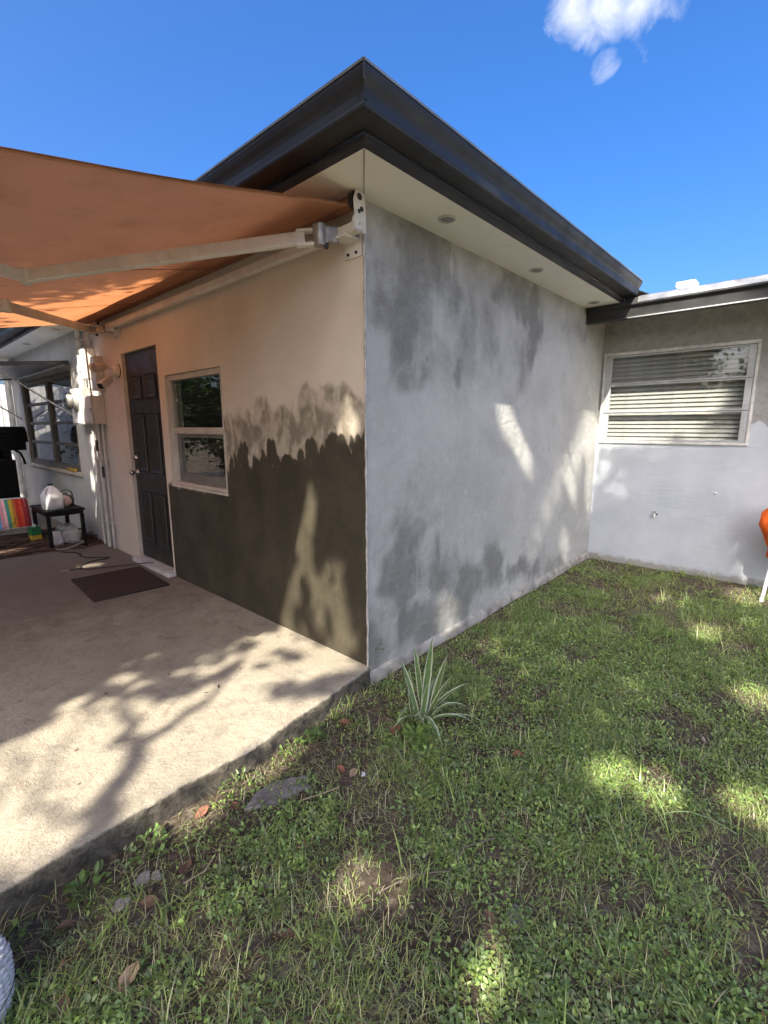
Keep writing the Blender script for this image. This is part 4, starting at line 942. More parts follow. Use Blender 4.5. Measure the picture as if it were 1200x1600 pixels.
MB().tube([(-.045, -.02, .25), (-.082, -.03, .235), (-.085, -.03, .20), (-.07, -.025, .175)], .011, 8).build('handle', MAT_JUG, J)
MB().box((-.05, -.0845, .04), (.05, -.0835, .13)).build('paper_label', plain('label_white', (.7, .7, .68), .5), J)
G = thing('gourd', 'round pinkish gourd resting on the side table beside the jug', 'gourd', (-.315, 4.66, .45))
MB().lathe([(0, .003), (.04, .004), (.072, .035), (.080, .07), (.068, .108), (.035, .132), (.012, .138), (0, .136)], n=24).build('gourd_body', plain('gourd_skin', (.50, .36, .28), .6, 0, .25, 14, .2, 40), G)
MB().tube([(0, 0, .132), (.006, .004, .15), (.025, .012, .165), (.05, .02, .158)], [.008, .006, .005, .004], 7).build('stem', plain('gourd_stem', (.10, .07, .045), .9), G)
K = thing('dark_kettle', 'dark round kettle at the back of the side table', 'kettle', (-.24, 4.86, .45))
MB().lathe([(0, 0), (.07, .002), (.085, .04), (.078, .085), (.045, .11), (.012, .118), (.014, .13), (0, .134)], n=20).build('kettle_body', plain('kettle_enamel', (.03, .022, .022), .3), K)
MB().tube([(-.07, 0, .09), (-.06, 0, .15), (0, 0, .18), (.06, 0, .15), (.07, 0, .09)], .006, 8).build('handle', MAT_BLACK, K)
MB().tube([(0, -.07, .06), (0, -.11, .09), (0, -.125, .11)], [.016, .011, .008], 8).build('spout', plain('kettle_enamel', (.03, .022, .022), .3), K)
def sack(name, label, cat, loc, sx, sy, sz, mat, seed, pn='sack_body'):
    o = thing(name, label, cat, loc)
    bm = bmesh.new(); bmesh.ops.create_icosphere(bm, subdivisions=4, radius=1)
    for v in bm.verts:
        n = v.co.normalized(); k = .75 + .5 * float(fbm(np.array(n.x * 2 + seed + n.z), np.array(n.y * 2 + seed * 2 + n.z * 1.7), 4))
        p = Vector((math.copysign(abs(n.x) ** .6, n.x), math.copysign(abs(n.y) ** .6, n.y), math.copysign(abs(n.z) ** .7, n.z))) * k
        v.co = Vector((p.x * sx, p.y * sy, max(0, (p.z + .9) * sz)))
    MB().bm(bm, True).build(pn, mat, o); return o
MAT_BAG = plain('bag_plastic', (.46, .45, .42), .45, 0, .2, 9, .5, 20)
sack('paper_sack', 'crumpled pale grey sack lying under the side table', 'sack', (-.30, 4.72, .0), .10, .20, .12, MAT_BAG, 3)
sack('plastic_bag', 'rumpled white plastic bag slumped against the table leg', 'bag', (-.44, 4.62, .0), .055, .09, .10, plain('bag_white', (.62, .62, .61), .4, 0, .15, 12, .6, 30), 8, 'bag_body')
B = thing('lawn_food_box', 'upright green and yellow carton standing under the side table', 'box', (-.575, 4.95, 0)); B.rotation_euler = (0, 0, R(12))
MB().box((-.05, -.045, 0), (.05, .045, .115), .003).build('carton_lower', plain('carton_yellow', (.55, .36, .03), .6), B)
MB().box((-.0505, -.0455, .116), (.0505, .0455, .215), .003).build('carton_upper', plain('carton_green', (.02, .16, .05), .6), B)
MB().tube([(0, 0, .215), (0, 0, .24)], .02, 12).build('cap', plain('label_white', (.7, .7, .68), .5), B)
LV = thing('spirit_level', 'short yellow spirit level lying on the far window sill', 'tool', (-.02, 5.36, .805))
MB().box((-.015, -.17, 0), (.015, .17, .04), .004).build('level_body', plain('level_yellow', (.55, .36, .03), .5), LV)
for y_ in (-.11, 0, .11): MB().box((-.0165, y_ - .02, .010), (-.0155, y_ + .02, .030), .0).build('vial_window', MAT_BLACK, LV)
# folding beach chair, its back and seat folded upright
BC = thing('beach_chair', 'folded beach chair in rainbow stripes leaning at the far end of the patio', 'chair', (-.80, 5.1, 0))
STR = [S(60, 120, 160), S(95, 165, 205), S(215, 150, 160), S(235, 190, 190), S(70, 150, 130), S(190, 170, 50), S(205, 120, 40), S(190, 45, 30), S(200, 70, 40), S(150, 30, 30), S(110, 25, 30)]
MAT_TUBE = plain('chair_tube', (.55, .55, .54), .35, .6)
def tilt(x, h): return (x, .10 * h, .20 + h * .33)
ws = .345 / len(STR)
for k, cc in enumerate(STR):
    xa = -.11 + k * ws; v = []
    for h in np.linspace(0, 1, 7):
        for xx in (xa + .001, xa + ws - .001):
            p = tilt(xx, h); v.append((p[0], p[1] - .02 * math.sin(math.pi * h) + .001, p[2]))
    MB().add(v, [(2 * i, 2 * i + 1, 2 * i + 3, 2 * i + 2) for i in range(6)], True).build('stripe', plain('stripe_%d' % k, cc, .8, 0, .1, 20, .15, 200), BC)
fr2 = [tilt(-.13, .0), tilt(-.13, .93), tilt(-.10, 1.02), tilt(.22, 1.02), tilt(.25, .93), tilt(.25, .05), tilt(.22, -.03), tilt(-.10, -.03), tilt(-.13, .0)]
MB().tube([(p[0], p[1] + .012, p[2]) for p in fr2], .010, 8).build('back_frame', MAT_TUBE, BC)
MB().tube([(.25, .02, .22), (.30, -.15, .02), (-.18, -.15, .012), (-.13, .02, .22)], .010, 8).build('leg_frame', MAT_TUBE, BC)
MB().tube([(.24, .1, .3), (.28, .30, .012), (-.16, .30, .012), (-.12, .1, .3)], .010, 8).build('leg_frame', MAT_TUBE, BC)
MB().tube([tilt(.10, 1.05), (.08, -.03, .46), (.10, -.035, .34), (.05, -.03, .25), (-.10, -.03, .20)], .003, 6).build('strap', MAT_BLACK, BC)
# black barbecue smoker behind it
GR = thing('black_smoker', 'tall black barbecue smoker with a barrel lid at the left edge', 'barbecue', (-.62, 6.5, 0))
MAT_SM = plain('smoker_steel', (.004, .0037, .0037), .6, .0, .3, 9, .1, 50, .15)
m = MB(); n = 14; v = []
prof = [(-.20, 1.17), (.20, 1.15), (.21, 1.20), (.17, 1.30), (.09, 1.365), (0, 1.38), (-.09, 1.365), (-.17, 1.30)]
m.prism([(y, z) for (y, z) in prof], 0, -.42, .36); MBl = m.build('barrel_lid', MAT_SM, GR)
MB().prism([(-.20, 1.168), (.20, 1.148), (.27, 1.10), (.20, 1.06), (-.2, 1.06)], 0, -.42, .33).build('barrel_body', MAT_SM, GR)
MB().box((-.40, -.20, .18), (.19, .20, .93), .01).build('fire_box', MAT_SM, GR)
for (x_, y_) in ((.13, -.16), (.13, .16), (-.36, -.16), (-.36, .16)): MB().box((x_ - .055 if x_ > 0 else x_ - .03, y_ - .02, .93), (x_ + .03, y_ + .02, 1.07), .003).build('post', MAT_SM, GR)
for x_ in (.15, -.36): MB().box((x_ - .02, -.18, 0), (x_ + .02, .18, .18), .004).build('leg', MAT_SM, GR)
MB().tube([(.20, -.1, 1.07), (.27, -.1, 1.02), (.30, -.1, .93), (.31, -.1, .86)], .014, 8).build('side_handle', MAT_SM, GR)
MB().tube([(-.3, -.23, 1.24), (-.3, -.27, 1.25), (.25, -.27, 1.25), (.25, -.23, 1.24)], .009, 8).build('lid_handle', MAT_SM, GR)
# white fence beyond the house
FE = thing('board_fence', 'sunlit white board fence past the far end of the house', 'fence', (.5, 11.0, -.1))
bd = MB().box((-.068, -.011, 0), (.068, .011, 2.35), .003).mesh('board', plain('fence_white', (.78, .76, .72), .7, 0, .12, 4, .2, 30, .4, (.5, .47, .42)))
for k in range(22):
    o = link('board', bd, FE); o.location = (-1.9 + k * .145, random.uniform(-.004, .004), random.uniform(-.01, .015))
for z_ in (.4, 1.9): MB().box((-2.0, .012, z_), (1.3, .05, z_ + .09)).build('rail', plain('fence_white', (.78, .76, .72), .7), FE)
DS = thing('downspout', 'white downspout at the far corner of the house', 'pipe', (-.06, 8.25, 0))
reparent(MB().tube([(-.06, 8.25, .02), (-.06, 8.25, 2.3), (-.15, 8.27, 2.4), (-.33, 8.27, 2.48)], .045, 12).build('pipe', plain('box_white', (.72, .71, .68), .5), DS), DS)
# door mat
DM = thing('door_mat', 'flat dark brown woven door mat in front of the charcoal door', 'mat', (-.43, 2.68, 0)); DM.rotation_euler = (0, 0, R(-3))
t = NT('mat_fibre'); n = t.noise(60, 5, .7, 0, t.scaled((1, 6, 1))); MAT_MAT = t.fin(t.mix(t.ramp(n, .35, .65), (.045, .032, .026), (.105, .078, .064)), .95, 0, t.bump(n, .8, .01), .1)
mx_ = np.linspace(-.29, .29, 24); my_ = np.linspace(-.38, .38, 30); MX, MY = np.meshgrid(mx_, my_, indexing='ij')
ed = np.minimum(.29 - np.abs(MX), .38 - np.abs(MY)); MZ = .003 + .011 * sstep(0, .012, ed) + .004 * fbm(MX * 9, MY * 9, 2)
mi = np.arange(MX.size).reshape(MX.shape)
link('mat_pile', tri_mesh('mat_pile', np.stack([MX, MY, MZ], -1).reshape(-1, 3), np.stack([mi[:-1, :-1], mi[1:, :-1], mi[1:, 1:], mi[:-1, 1:]], -1).reshape(-1, 4), MAT_MAT, smooth=True), DM)
MB().tube([(-.29, -.38, .008), (.29, -.38, .008), (.29, .38, .008), (-.29, .38, .008), (-.29, -.38, .008)], .007, 6).build('binding', plain('mat_binding', (.045, .032, .027), .8), DM)
# cords
def wander(p, q, n, amp, z=.008):
    p = Vector(p); q = Vector(q); d = (q - p); s = Vector((-d.y, d.x, 0)).normalized(); ph = random.random() * 50
    return [p.lerp(q, i / n) + s * float(fbm(np.array(i * .45 + ph), np.array(ph), 3) - .5) * amp + Vector((0, 0, z)) for i in range(n + 1)]
m = wander((-.02, 2.95, .045), (-.35, 3.25, .012), 8, .05, .004) + wander((-.37, 3.27, 0), (-.62, 3.40, 0), 8, .25)[1:] + wander((-.62, 3.42, 0), (-.25, 3.6, 0), 10, .3) + wander((-.25, 3.62, 0), (-.5, 4.3, 0), 12, .3)
tag(MB().tube(m, .005, 6).build('power_cord', MAT_BLACK), 'thin black cord trailing from the door across the mat', 'cord')
loop = [(-.36 + .14 * math.cos(a), 4.42 + .10 * math.sin(a), .02 + .05 * (1 + math.sin(a * 1.3)) * .5) for a in np.linspace(0, 6, 26)]
tag(MB().tube(loop, .006, 7).build('garden_hose', plain('hose_grey', (.38, .36, .33), .5)), 'loop of grey hose lying under the side table', 'hose')
m = MB()
for k in range(260):
    x_, y_ = random.uniform(-1.5, -.35), 4.45 + abs(random.gauss(0, .6)); a = random.uniform(-.5, .5) + (math.pi if random.random() < .5 else 0); l = random.uniform(.25, .9)
    z_ = random.uniform(.0, .10) * max(0, 1 - abs(y_ - 5.1)) + .004
    pts = wander((x_, y_, z_), (x_ + l * math.cos(a), y_ + l * .5 * math.sin(a), z_ * random.random()), 7, l * .5, .004)
    m.tube(pts, random.uniform(.004, .010), 5, False)
stuff(tag(m.build('dry_vines', plain('vine_brown', (.085, .05, .03), .9, 0, .4, 3)), 'heap of tangled dry brown vines on the patio below the beach chair', 'vines'))

# ------------------------------------------------------------------ orange cloth over a white stand at the right edge
WS = thing('folding_stool', 'white tubular folding stool at the right edge of the lawn', 'stool', (3.15, -1.78, -.09))
MAT_WT = plain('white_tube', (.74, .74, .73), .4, .1, .08)
for (a, b) in (((-.02, .20, .0), (-.01, .17, .36)), ((.22, .20, .0), (.20, .17, .36)), ((-.02, -.2, .0), (-.01, -.17, .36)), ((.22, -.2, .0), (.20, -.17, .36))):
    l_ = MB().tube([a, b], .012, 10).build('leg', MAT_WT, WS)
    MB().tube([a, (a[0], a[1], .03)], .0145, 10).build('foot_cap', MAT_WT, l_)
    MB().box((b[0] - .018, b[1] - .018, b[2] - .05), (b[0] + .018, b[1] + .018, b[2] - .005), .004).build('bracket', MAT_WT, l_)
MB().box((-.03, -.19, .36), (.22, .19, .375), .004).build('seat', MAT_WT, WS)
OC = thing('orange_jacket', 'bright orange folded cloth bundle piled on the white stool', 'cloth', (3.24, -1.75, .285))
t = NT('orange_cloth'); MAT_OR = t.fin(t.mix(t.ramp(t.noise(6, 5), .3, .7), (.72, .10, .012), (.85, .15, .02)), .75, 0, t.bump(t.noise(12, 4, .6, 0, t.scaled((1, 3, .6))), .8, .03), .3)
ov = []; of = []; nu, nv = 48, 26
for i in range(nv):
    h = i / (nv - 1)
    rad = np.interp(h, [0, .06, .12, .3, .55, .75, .9, 1], [.15, .175, .165, .21, .255, .25, .19, .0])
    for k in range(nu):
        a = 2 * math.pi * k / nu; fold = 1 + .07 * math.sin(a * 5 + h * 7) * (1 - h) + .05 * math.sin(a * 9 - h * 5 + math.sin(h * 9)) + .10 * (float(fbm(np.array(a * 1.6), np.array(h * 5), 3)) - .5)
        ov.append((rad * fold * .75 * math.cos(a), rad * fold * math.sin(a), h * .50 + .02 * math.sin(a * 3) * (h < .1)))
for i in range(nv - 1):
    for k in range(nu): of.append((i * nu + k, i * nu + (k + 1) % nu, (i + 1) * nu + (k + 1) % nu, (i + 1) * nu + k))
MB().add(ov, of, True).build('cloth_body', MAT_OR, OC)

# white dimpled plastic tub at the lower left
WT = thing('plastic_tub', 'white dimpled plastic tub lying on the grass at the lower left corner', 'tub', (-1.875, -.36, -.10))
wv_ = []; wf = []; nu, nv = 220, 60
for i in range(nv):
    h = i / (nv - 1)
    rr = np.interp(h, [0, .3, .6, .8, .92, 1], [.135, .14, .14, .125, .09, .0]); zz = np.interp(h, [0, .3, .6, .8, .92, 1], [0, .05, .10, .135, .15, .153])
    for k in range(nu):
        a = 2 * math.pi * k / nu
        bumpv = .008 * max(0, math.sin(a * 16 + i * .62) * math.sin(a * 16 - i * .62)) * min(1, rr / .05)
        wv_.append(((rr + bumpv) * math.cos(a), (rr + bumpv) * math.sin(a), zz + bumpv))
for i in range(nv - 1):
    for k in range(nu): wf.append((i * nu + k, i * nu + (k + 1) % nu, (i + 1) * nu + (k + 1) % nu, (i + 1) * nu + k))
MB().add(wv_, wf, True).build('tub_shell', plain('tub_white', (.66, .65, .62), .5, 0, .08, 20), WT)
MB().tube([(.148 * math.cos(a), .148 * math.sin(a), .055) for a in np.linspace(-.9, 1.2, 20)], .0012, 5).build('seam_line', MAT_BLACK, WT)
#@@SPLIT4
# ------------------------------------------------------------------ lawn
MAT_GRASS = foliage_mat('grass_blade', .35, .34)
YAWV = np.array([math.cos(YAW), math.sin(YAW)])
def slab_edge(x): return np.interp(x, [-8, -2.2, -1.7, -1.35, -.83, -.45, -.2, -.08, 0], [-.16, -.145, -.137, -.128, -.128, -.085, -.055, -.035, -.018])
def sample(n, near=1.0):
    """points on the lawn, thickest where the camera stands close"""
    P = np.stack([rng.uniform(-2.6, L - .01, n), rng.uniform(-4.4, -.02, n)], -1)
    d = P - np.array([CAM.x, CAM.y]); r = np.hypot(d[:, 0], d[:, 1]); ca = (d @ YAWV) / np.maximum(r, 1e-6)
    p = np.where(ca > .60, np.clip(2.6 / (r + .3), .35, 1.0) ** near, .22)
    p = np.where(r < .8, .1, p)
    ok = rng.random(n) < p
    ok &= np.where(P[:, 0] < 0, P[:, 1] < slab_edge(P[:, 0]) - .008, P[:, 1] < -.05)
    return P[ok]
def bare(P):
    """0 bare earth .. 1 thick turf"""
    x, y = P[:, 0], P[:, 1]
    b = sstep(.34, .56, fbm(x * 2.6 + 7, y * 2.6 + 3, 4)) * .65 + .35 * sstep(.38, .62, fbm(x * 11, y * 11, 2))
    e = np.where(x < 0, slab_edge(x) - y, -y)
    b *= .12 + .88 * sstep(.02, .45, e + (fbm(x * 4, y * 4, 3) - .5) * .35 - np.where(x > .4, -.18, .0))
    for (cx, cy, r) in ((-.15, -.2, .22), (-1.35, -.35, .22), (-.75, -1.2, .14), (3.3, -.35, .4), (-.45, -.95, .16), (.1, -1.85, .15), (1.1, -1.62, .25), (-.35, -1.5, .12), (-1.0, -.3, .18)):
        b *= 1 - .75 * (1 - sstep(.4, 1.2, np.hypot(x - cx, y - cy) / r))
    return np.clip(b + .05, 0, 1)
def blades(P, ln, wd, lean, tints):
    n = len(P); z = ground_z(P[:, 0], P[:, 1])
    base = np.stack([P[:, 0], P[:, 1], z - .004], -1)
    az = rng.uniform(0, 2 * np.pi, n); h = np.stack([np.cos(az), np.sin(az), np.zeros(n)], -1); s = np.stack([-np.sin(az), np.cos(az), np.zeros(n)], -1)
    le = lean * rng.uniform(.3, 1.5, n); up = np.array([0, 0, 1.])
    co = []
    for k, f in enumerate((0, .4, .75, 1.0)):
        a = le * (.35 + .65 * f); hor = np.sin(np.clip(a, 0, 1.75)) * ln * f; ver = np.cos(np.clip(a, 0, 1.75)) * ln * f
        c = base + h * hor[:, None] + up * np.maximum(ver, .002 + 0 * ver)[:, None]
        w = wd * (1, .95, .62, 0)[k]
        if k < 3: co += [c + s * w[:, None], c - s * w[:, None]]
        else: co.append(c)
    co = np.stack(co, 1).reshape(-1, 3); o = (np.arange(n) * 7)[:, None, None]
    tr = np.array([[0, 1, 2], [2, 1, 3], [2, 3, 4], [4, 3, 5], [4, 5, 6]])[None] + o
    ti = np.asarray(tints)[rng.integers(0, len(tints), n)] * rng.uniform(.65, 1.35, n)[:, None]
    return co, tr.reshape(-1, 3), np.repeat(ti, 7, 0)
GT = [(0.274, 0.358, 0.109), (0.228, 0.311, 0.097), (0.328, 0.393, 0.131), (0.384, 0.393, 0.175), (0.201, 0.276, 0.106), (0.311, 0.348, 0.175)]
DRY = [(.36, .31, .19), (.30, .26, .16), (.42, .38, .27), (.30, .31, .17)]
P = sample(560000); P = P[rng.random(len(P)) < bare(P) * (.55 + .45 * sstep(.35, .6, fbm(P[:, 0] * 3 + 90, P[:, 1] * 3, 3)))]
k = len(P); ln = rng.gamma(4, .0066, k) + .008; wd = rng.uniform(.0008, .0017, k)
co, tr, ti = blades(P, ln, wd, 1.25, GT)
lawn = link('lawn_grass', tri_mesh('lawn_grass', co, tr, MAT_GRASS, ti)); stuff(tag(lawn, 'short patchy green grass covering the lawn', 'grass')); NB = k
P = sample(110000); P = P[rng.random(len(P)) < .2 + .6 * bare(P)]; k = len(P)
co, tr, ti = blades(P, rng.uniform(.03, .09, k), rng.uniform(.0008, .0016, k), 1.7, DRY)
stuff(tag(link('dry_straw', tri_mesh('dry_straw', co, tr, MAT_GRASS, ti)), 'dry straw-coloured grass clippings lying flat in the lawn', 'straw'))
# broad-leaved weeds: sprigs of small oval leaves
def sprigs(C, spread, nl, size, hgt, tints, flat=.55):
    n = len(C); k = n * nl
    ci = np.repeat(np.arange(n), nl)
    az = rng.uniform(0, 2 * np.pi, k); rad = spread * np.sqrt(rng.random(k)) * np.repeat(rng.uniform(.5, 1.3, n), nl)
    x = C[ci, 0] + np.cos(az) * rad; y = C[ci, 1] + np.sin(az) * rad
    inside = np.where(x < 0, y > slab_edge(x) + .03, y > -.01); y = np.where(inside, y - .05, y)
    z = ground_z(x, y) + hgt * rng.uniform(.15, 1.0, k) * (1 - .5 * rad / (spread * 1.3))
    b = np.stack([x, y, z], -1)
    el = rng.normal(flat * .5, .35, k); a2 = az + rng.normal(0, .7, k)
    d = np.stack([np.cos(a2) * np.cos(el), np.sin(a2) * np.cos(el), np.sin(el)], -1)
    up = np.array([0, 0, 1.]) + rng.normal(size=(k, 3)) * .25
    s = np.cross(d, up); s /= np.linalg.norm(s, axis=1)[:, None]; nn = np.cross(s, d)
    l = (size * rng.uniform(.55, 1.35, k))[:, None]; w = l * rng.uniform(.22, .36, k)[:, None]
    q = [b, b + d * l * .3 + s * w * .85 + nn * w * .25, b + d * l * .65 + s * w * .8 + nn * w * .25, b + d * l - nn * l * .08, b + d * l * .65 - s * w * .8 + nn * w * .25, b + d * l * .3 - s * w * .85 + nn * w * .25, b + d * l * .5]
    co = np.stack(q, 1).reshape(-1, 3); o = (np.arange(k) * 7)[:, None, None]
    tr = np.array([[0, 6, 1], [1, 6, 2], [2, 6, 3], [3, 6, 4], [4, 6, 5], [5, 6, 0]])[None] + o
    ti = np.repeat(np.asarray(tints)[rng.integers(0, len(tints), n)] * rng.uniform(.7, 1.3, n)[:, None], nl, 0) * rng.uniform(.8, 1.2, k)[:, None]
    return co, tr.reshape(-1, 3), np.repeat(ti, 7, 0)
WT_ = [(0.209, 0.305, 0.093), (0.254, 0.358, 0.105), (0.18, 0.262, 0.103), (0.312, 0.393, 0.127), (0.236, 0.297, 0.144)]
P = sample(120000); P = P[rng.random(len(P)) < .8 * bare(P) * sstep(.36, .58, fbm(P[:, 0] * 2.2 + 33, P[:, 1] * 2.2 + 61, 3)) + .02]
co, tr, ti = sprigs(P, .028, 8, .0145, .030, WT_)
stuff(tag(link('lawn_weeds', tri_mesh('lawn_weeds', co, tr, MAT_GRASS, ti)), 'small oval-leaved weeds spread through the lawn', 'weeds'))
# tufts of longer loose blades and bigger-leaved weeds
C = sample(5200); C = C[rng.random(len(C)) < .12 + .5 * bare(C) * sstep(.45, .62, fbm(C[:, 0] * 2 + 15, C[:, 1] * 2 + 71, 3))]
P = np.repeat(C, 9, 0) + rng.normal(size=(len(C) * 9, 2)) * .012; P = P[np.where(P[:, 0] < 0, P[:, 1] < slab_edge(P[:, 0]) - .01, P[:, 1] < -.05) & (P[:, 0] < L - .02)]; k = len(P)
co, tr, ti = blades(P, rng.gamma(6, .0115, k) + .02, rng.uniform(.0013, .0030, k), 1.15, GT)
stuff(tag(link('grass_tufts', tri_mesh('grass_tufts', co, tr, MAT_GRASS, ti)), 'loose tufts of longer green blades in the lawn', 'grass'))
P = sample(6000); P = P[rng.random(len(P)) < .03 + .35 * bare(P) * sstep(.5, .66, fbm(P[:, 0] * 1.8 + 3, P[:, 1] * 1.8 + 22, 3))]
co, tr, ti = sprigs(P, .032, 7, .023, .04, WT_, .7)
stuff(tag(link('broadleaf_weeds', tri_mesh('broadleaf_weeds', co, tr, MAT_GRASS, ti)), 'larger broad-leaved weeds scattered in the lawn', 'weeds'))
# soil crumbs, leaf scraps and grit
n = 14000; P = sample(n * 2, .5)[:n]; P = P[rng.random(len(P)) > .55 * bare(P)]; k = len(P)
z = ground_z(P[:, 0], P[:, 1]); b = np.stack([P[:, 0], P[:, 1], z], -1); sz = rng.gamma(2, .0018, k)[:, None] + .0015
co = np.stack([b + rng.normal(size=(k, 3)) * sz * .4 + np.array(v) * sz for v in ((1, 0, 0), (-.5, .9, 0), (-.5, -.9, 0), (0, 0, 1.))], 1).reshape(-1, 3)
tr = (np.array([[0, 1, 3], [1, 2, 3], [2, 0, 3], [0, 2, 1]])[None] + (np.arange(k) * 4)[:, None, None]).reshape(-1, 3)
ti = np.array([(.09, .065, .045), (.14, .10, .07), (.055, .04, .03), (.30, .27, .23), (.17, .09, .055)])[rng.choice(5, k, p=[.3, .25, .25, .08, .12])]
MAT_CR = NT('soil_crumb'); MAT_CR = MAT_CR.fin(MAT_CR.attr('tint', 'Color'), .95, 0, None, .2)
stuff(tag(link('soil_crumbs', tri_mesh('soil_crumbs', co, tr, MAT_CR, np.repeat(ti, 4, 0))), 'brown soil crumbs and leaf scraps between the grass', 'soil'))
n = 900; x = rng.uniform(-2.4, -.05, n); y = np.where(rng.random(n) < .12, rng.uniform(0, 3, n), 5.2 - rng.gamma(1.6, .5, n)); b = np.stack([x, y, np.full(n, .003)], -1); sz = rng.gamma(2, .003, n)[:, None] + .001
az = rng.uniform(0, 6.3, n); d = np.stack([np.cos(az), np.sin(az), rng.uniform(0, .3, n)], -1); s = np.stack([-np.sin(az), np.cos(az), np.zeros(n)], -1)
co = np.stack([b, b + d * sz + s * sz * .4, b + d * sz * 2.2, b + d * sz - s * sz * .4], 1).reshape(-1, 3)
tr = (np.array([[0, 1, 2], [0, 2, 3]])[None] + (np.arange(n) * 4)[:, None, None]).reshape(-1, 3)
ti = np.array([(.10, .055, .035), (.06, .04, .028), (.16, .10, .06)])[rng.integers(0, 3, n)]
stuff(tag(link('leaf_scraps', tri_mesh('leaf_scraps', co, tr, MAT_CR, np.repeat(ti, 4, 0))), 'small brown leaf scraps scattered over the patio slab', 'leaf litter'))

# clumps of taller weed along the slab edge and by the walls
CW = [(-.95, -.19, .075, 60, .020, .06, 'yellow-green weed clump in the sun at the slab edge'), (-.55, -.19, .06, 45, .026, .06, 'bushy green weed against the slab edge nearest the house corner'), (-.66, -.17, .05, 36, .024, .05, 'middle weed clump against the slab edge'),
      (-1.32, -.21, .06, 40, .026, .06, 'low weed sprawling at the slab edge beside the bare earth'), (-1.52, -.23, .07, 45, .028, .06, 'green weed clump at the slab edge near the lower left'), (.03, -.10, .05, 26, .020, .05, 'small green weed at the foot of the grey wall by the house corner'),
      (.06, -.50, .10, 60, .026, .09, 'leafy weed growing to the right of the striped plant'), (-.24, -.55, .09, 55, .028, .09, 'leafy weed growing in front of the striped plant'), (1.05, -.11, .05, 25, .02, .06, 'thin weed growing from the footing of the grey wall')]
for (x, y, sp, nl, sz, hg, lab) in CW:
    co, tr, ti = sprigs(np.array([[x, y]]), sp, nl, sz, hg, [(.15, .23, .06), (.125, .20, .06)], .9)
    w = thing('weed_clump', lab, 'weed', (x, y, float(ground_z(x, y))), 'weed clumps along the walls and slab edge')
    o = link('leaves', tri_mesh('leaves', co, tr, MAT_GRASS, ti), w); reparent(o, w)
    m = MB(); gz = float(ground_z(x, y))
    for _ in range(6):
        a = random.uniform(0, 6.3); m.tube([(x, y, gz - .01), (x + .3 * sp * math.cos(a), y + .3 * sp * math.sin(a), gz + hg * .5), (x + .7 * sp * math.cos(a), y + .7 * sp * math.sin(a), gz + hg * .85)], .0014, 5, False)
    reparent(m.build('stems', plain('weed_stem', (.10, .13, .04), .7), w), w)
# sprig rooted in the rendered wall
w = thing('wall_sprig', 'tiny green sprig sprouting from the grey wall near the corner', 'weed', (.05, -.01, .10))
m = MB().tube([(0, .004, -.03), (.01, -.012, .0), (.03, -.02, .03)], .0015, 5).tube([(.005, -.01, -.01), (.035, -.022, -.015)], .0012, 5).build('stem', plain('weed_stem', (.10, .13, .04), .7), w)
for (p, d) in (((.03, -.02, .03), (.01, -.01, .02)), ((.02, -.016, .015), (.02, -.01, .008)), ((.035, -.022, -.015), (.018, -.008, -.01)), ((.01, -.012, 0), (-.02, -.012, .008))):
    p = Vector(p); d = Vector(d); s = d.cross(Vector((0, 1, .2))).normalized() * .006
    MB().add([p, p + d * .5 + s, p + d, p + d * .5 - s], [(0, 1, 2, 3)]).build('leaf', plain('sprig_leaf', (.10, .17, .04), .5), w)

# ------------------------------------------------------------------ striped strap-leaved plant at the wall
t = NT('striped_leaf')
u = t.attr('edge'); n = t.noise(50, 3)
c = t.mix(t.ramp(t.math('ADD', u, t.math('MULTIPLY', t.math('SUBTRACT', n, .5), .12)), .72, .82), t.mix(t.ramp(n, .3, .7), (.085, .15, .05), (.13, .20, .07)), (.60, .60, .46))
t.fin(c, .42, 0, None, .5); MAT_STRIPE = t.m
PB = Vector((-.10, -.455, -.10))
plant = thing('striped_plant', 'white-edged strap-leaved plant growing by the corner of the grey wall', 'plant', PB)
rtv = Vector((rt.x, rt.y, 0)).normalized(); fwv = Vector((fw.x, fw.y, 0)).normalized()
def strap(a_right, a_fwd, rise, length, width, droop, bx=0., by=0.):
    """one arching leaf; leans a_right / a_fwd, then droops"""
    d = (rtv * a_right + fwv * a_fwd + Vector((0, 0, rise))).normalized(); p = Vector((bx * rtv.x + by * fwv.x, bx * rtv.y + by * fwv.y, .015)); n = 16
    s0 = d.cross(Vector((0, 0, 1)))
    if s0.length < .2: s0 = Vector((rtv))
    s0.normalize()
    if abs(s0.dot(rtv)) < .5: s0 = (s0 + rtv * .9).normalized()
    v = []; ed = []; st_ = length / n
    for i in range(n + 1):
        f = i / n; w = width * min(1, .45 + 2.2 * f) * (1 - max(0, (f - .55) / .45) ** 1.6); nn = s0.cross(d).normalized()
        for k, (q, e_) in enumerate(((-1, 1), (-.55, .55), (0, 0), (.55, .55), (1, 1))):
            v.append(p + s0 * w * q * .5 + nn * abs(q) * w * .22); ed.append(e_)
        d = (d + Vector((0, 0, -droop * st_ * (.4 + 2.2 * f)))).normalized(); p = p + d * st_
    me = MB().add(v, [(5 * i + k, 5 * i + k + 1, 5 * i + k + 6, 5 * i + k + 5) for i in range(n) for k in range(4)], True).mesh('leaf', MAT_STRIPE)
    a = me.attributes.new('edge', 'FLOAT', 'POINT'); a.data.foreach_set('value', np.array(ed, np.float32))
    link('leaf', me, plant)
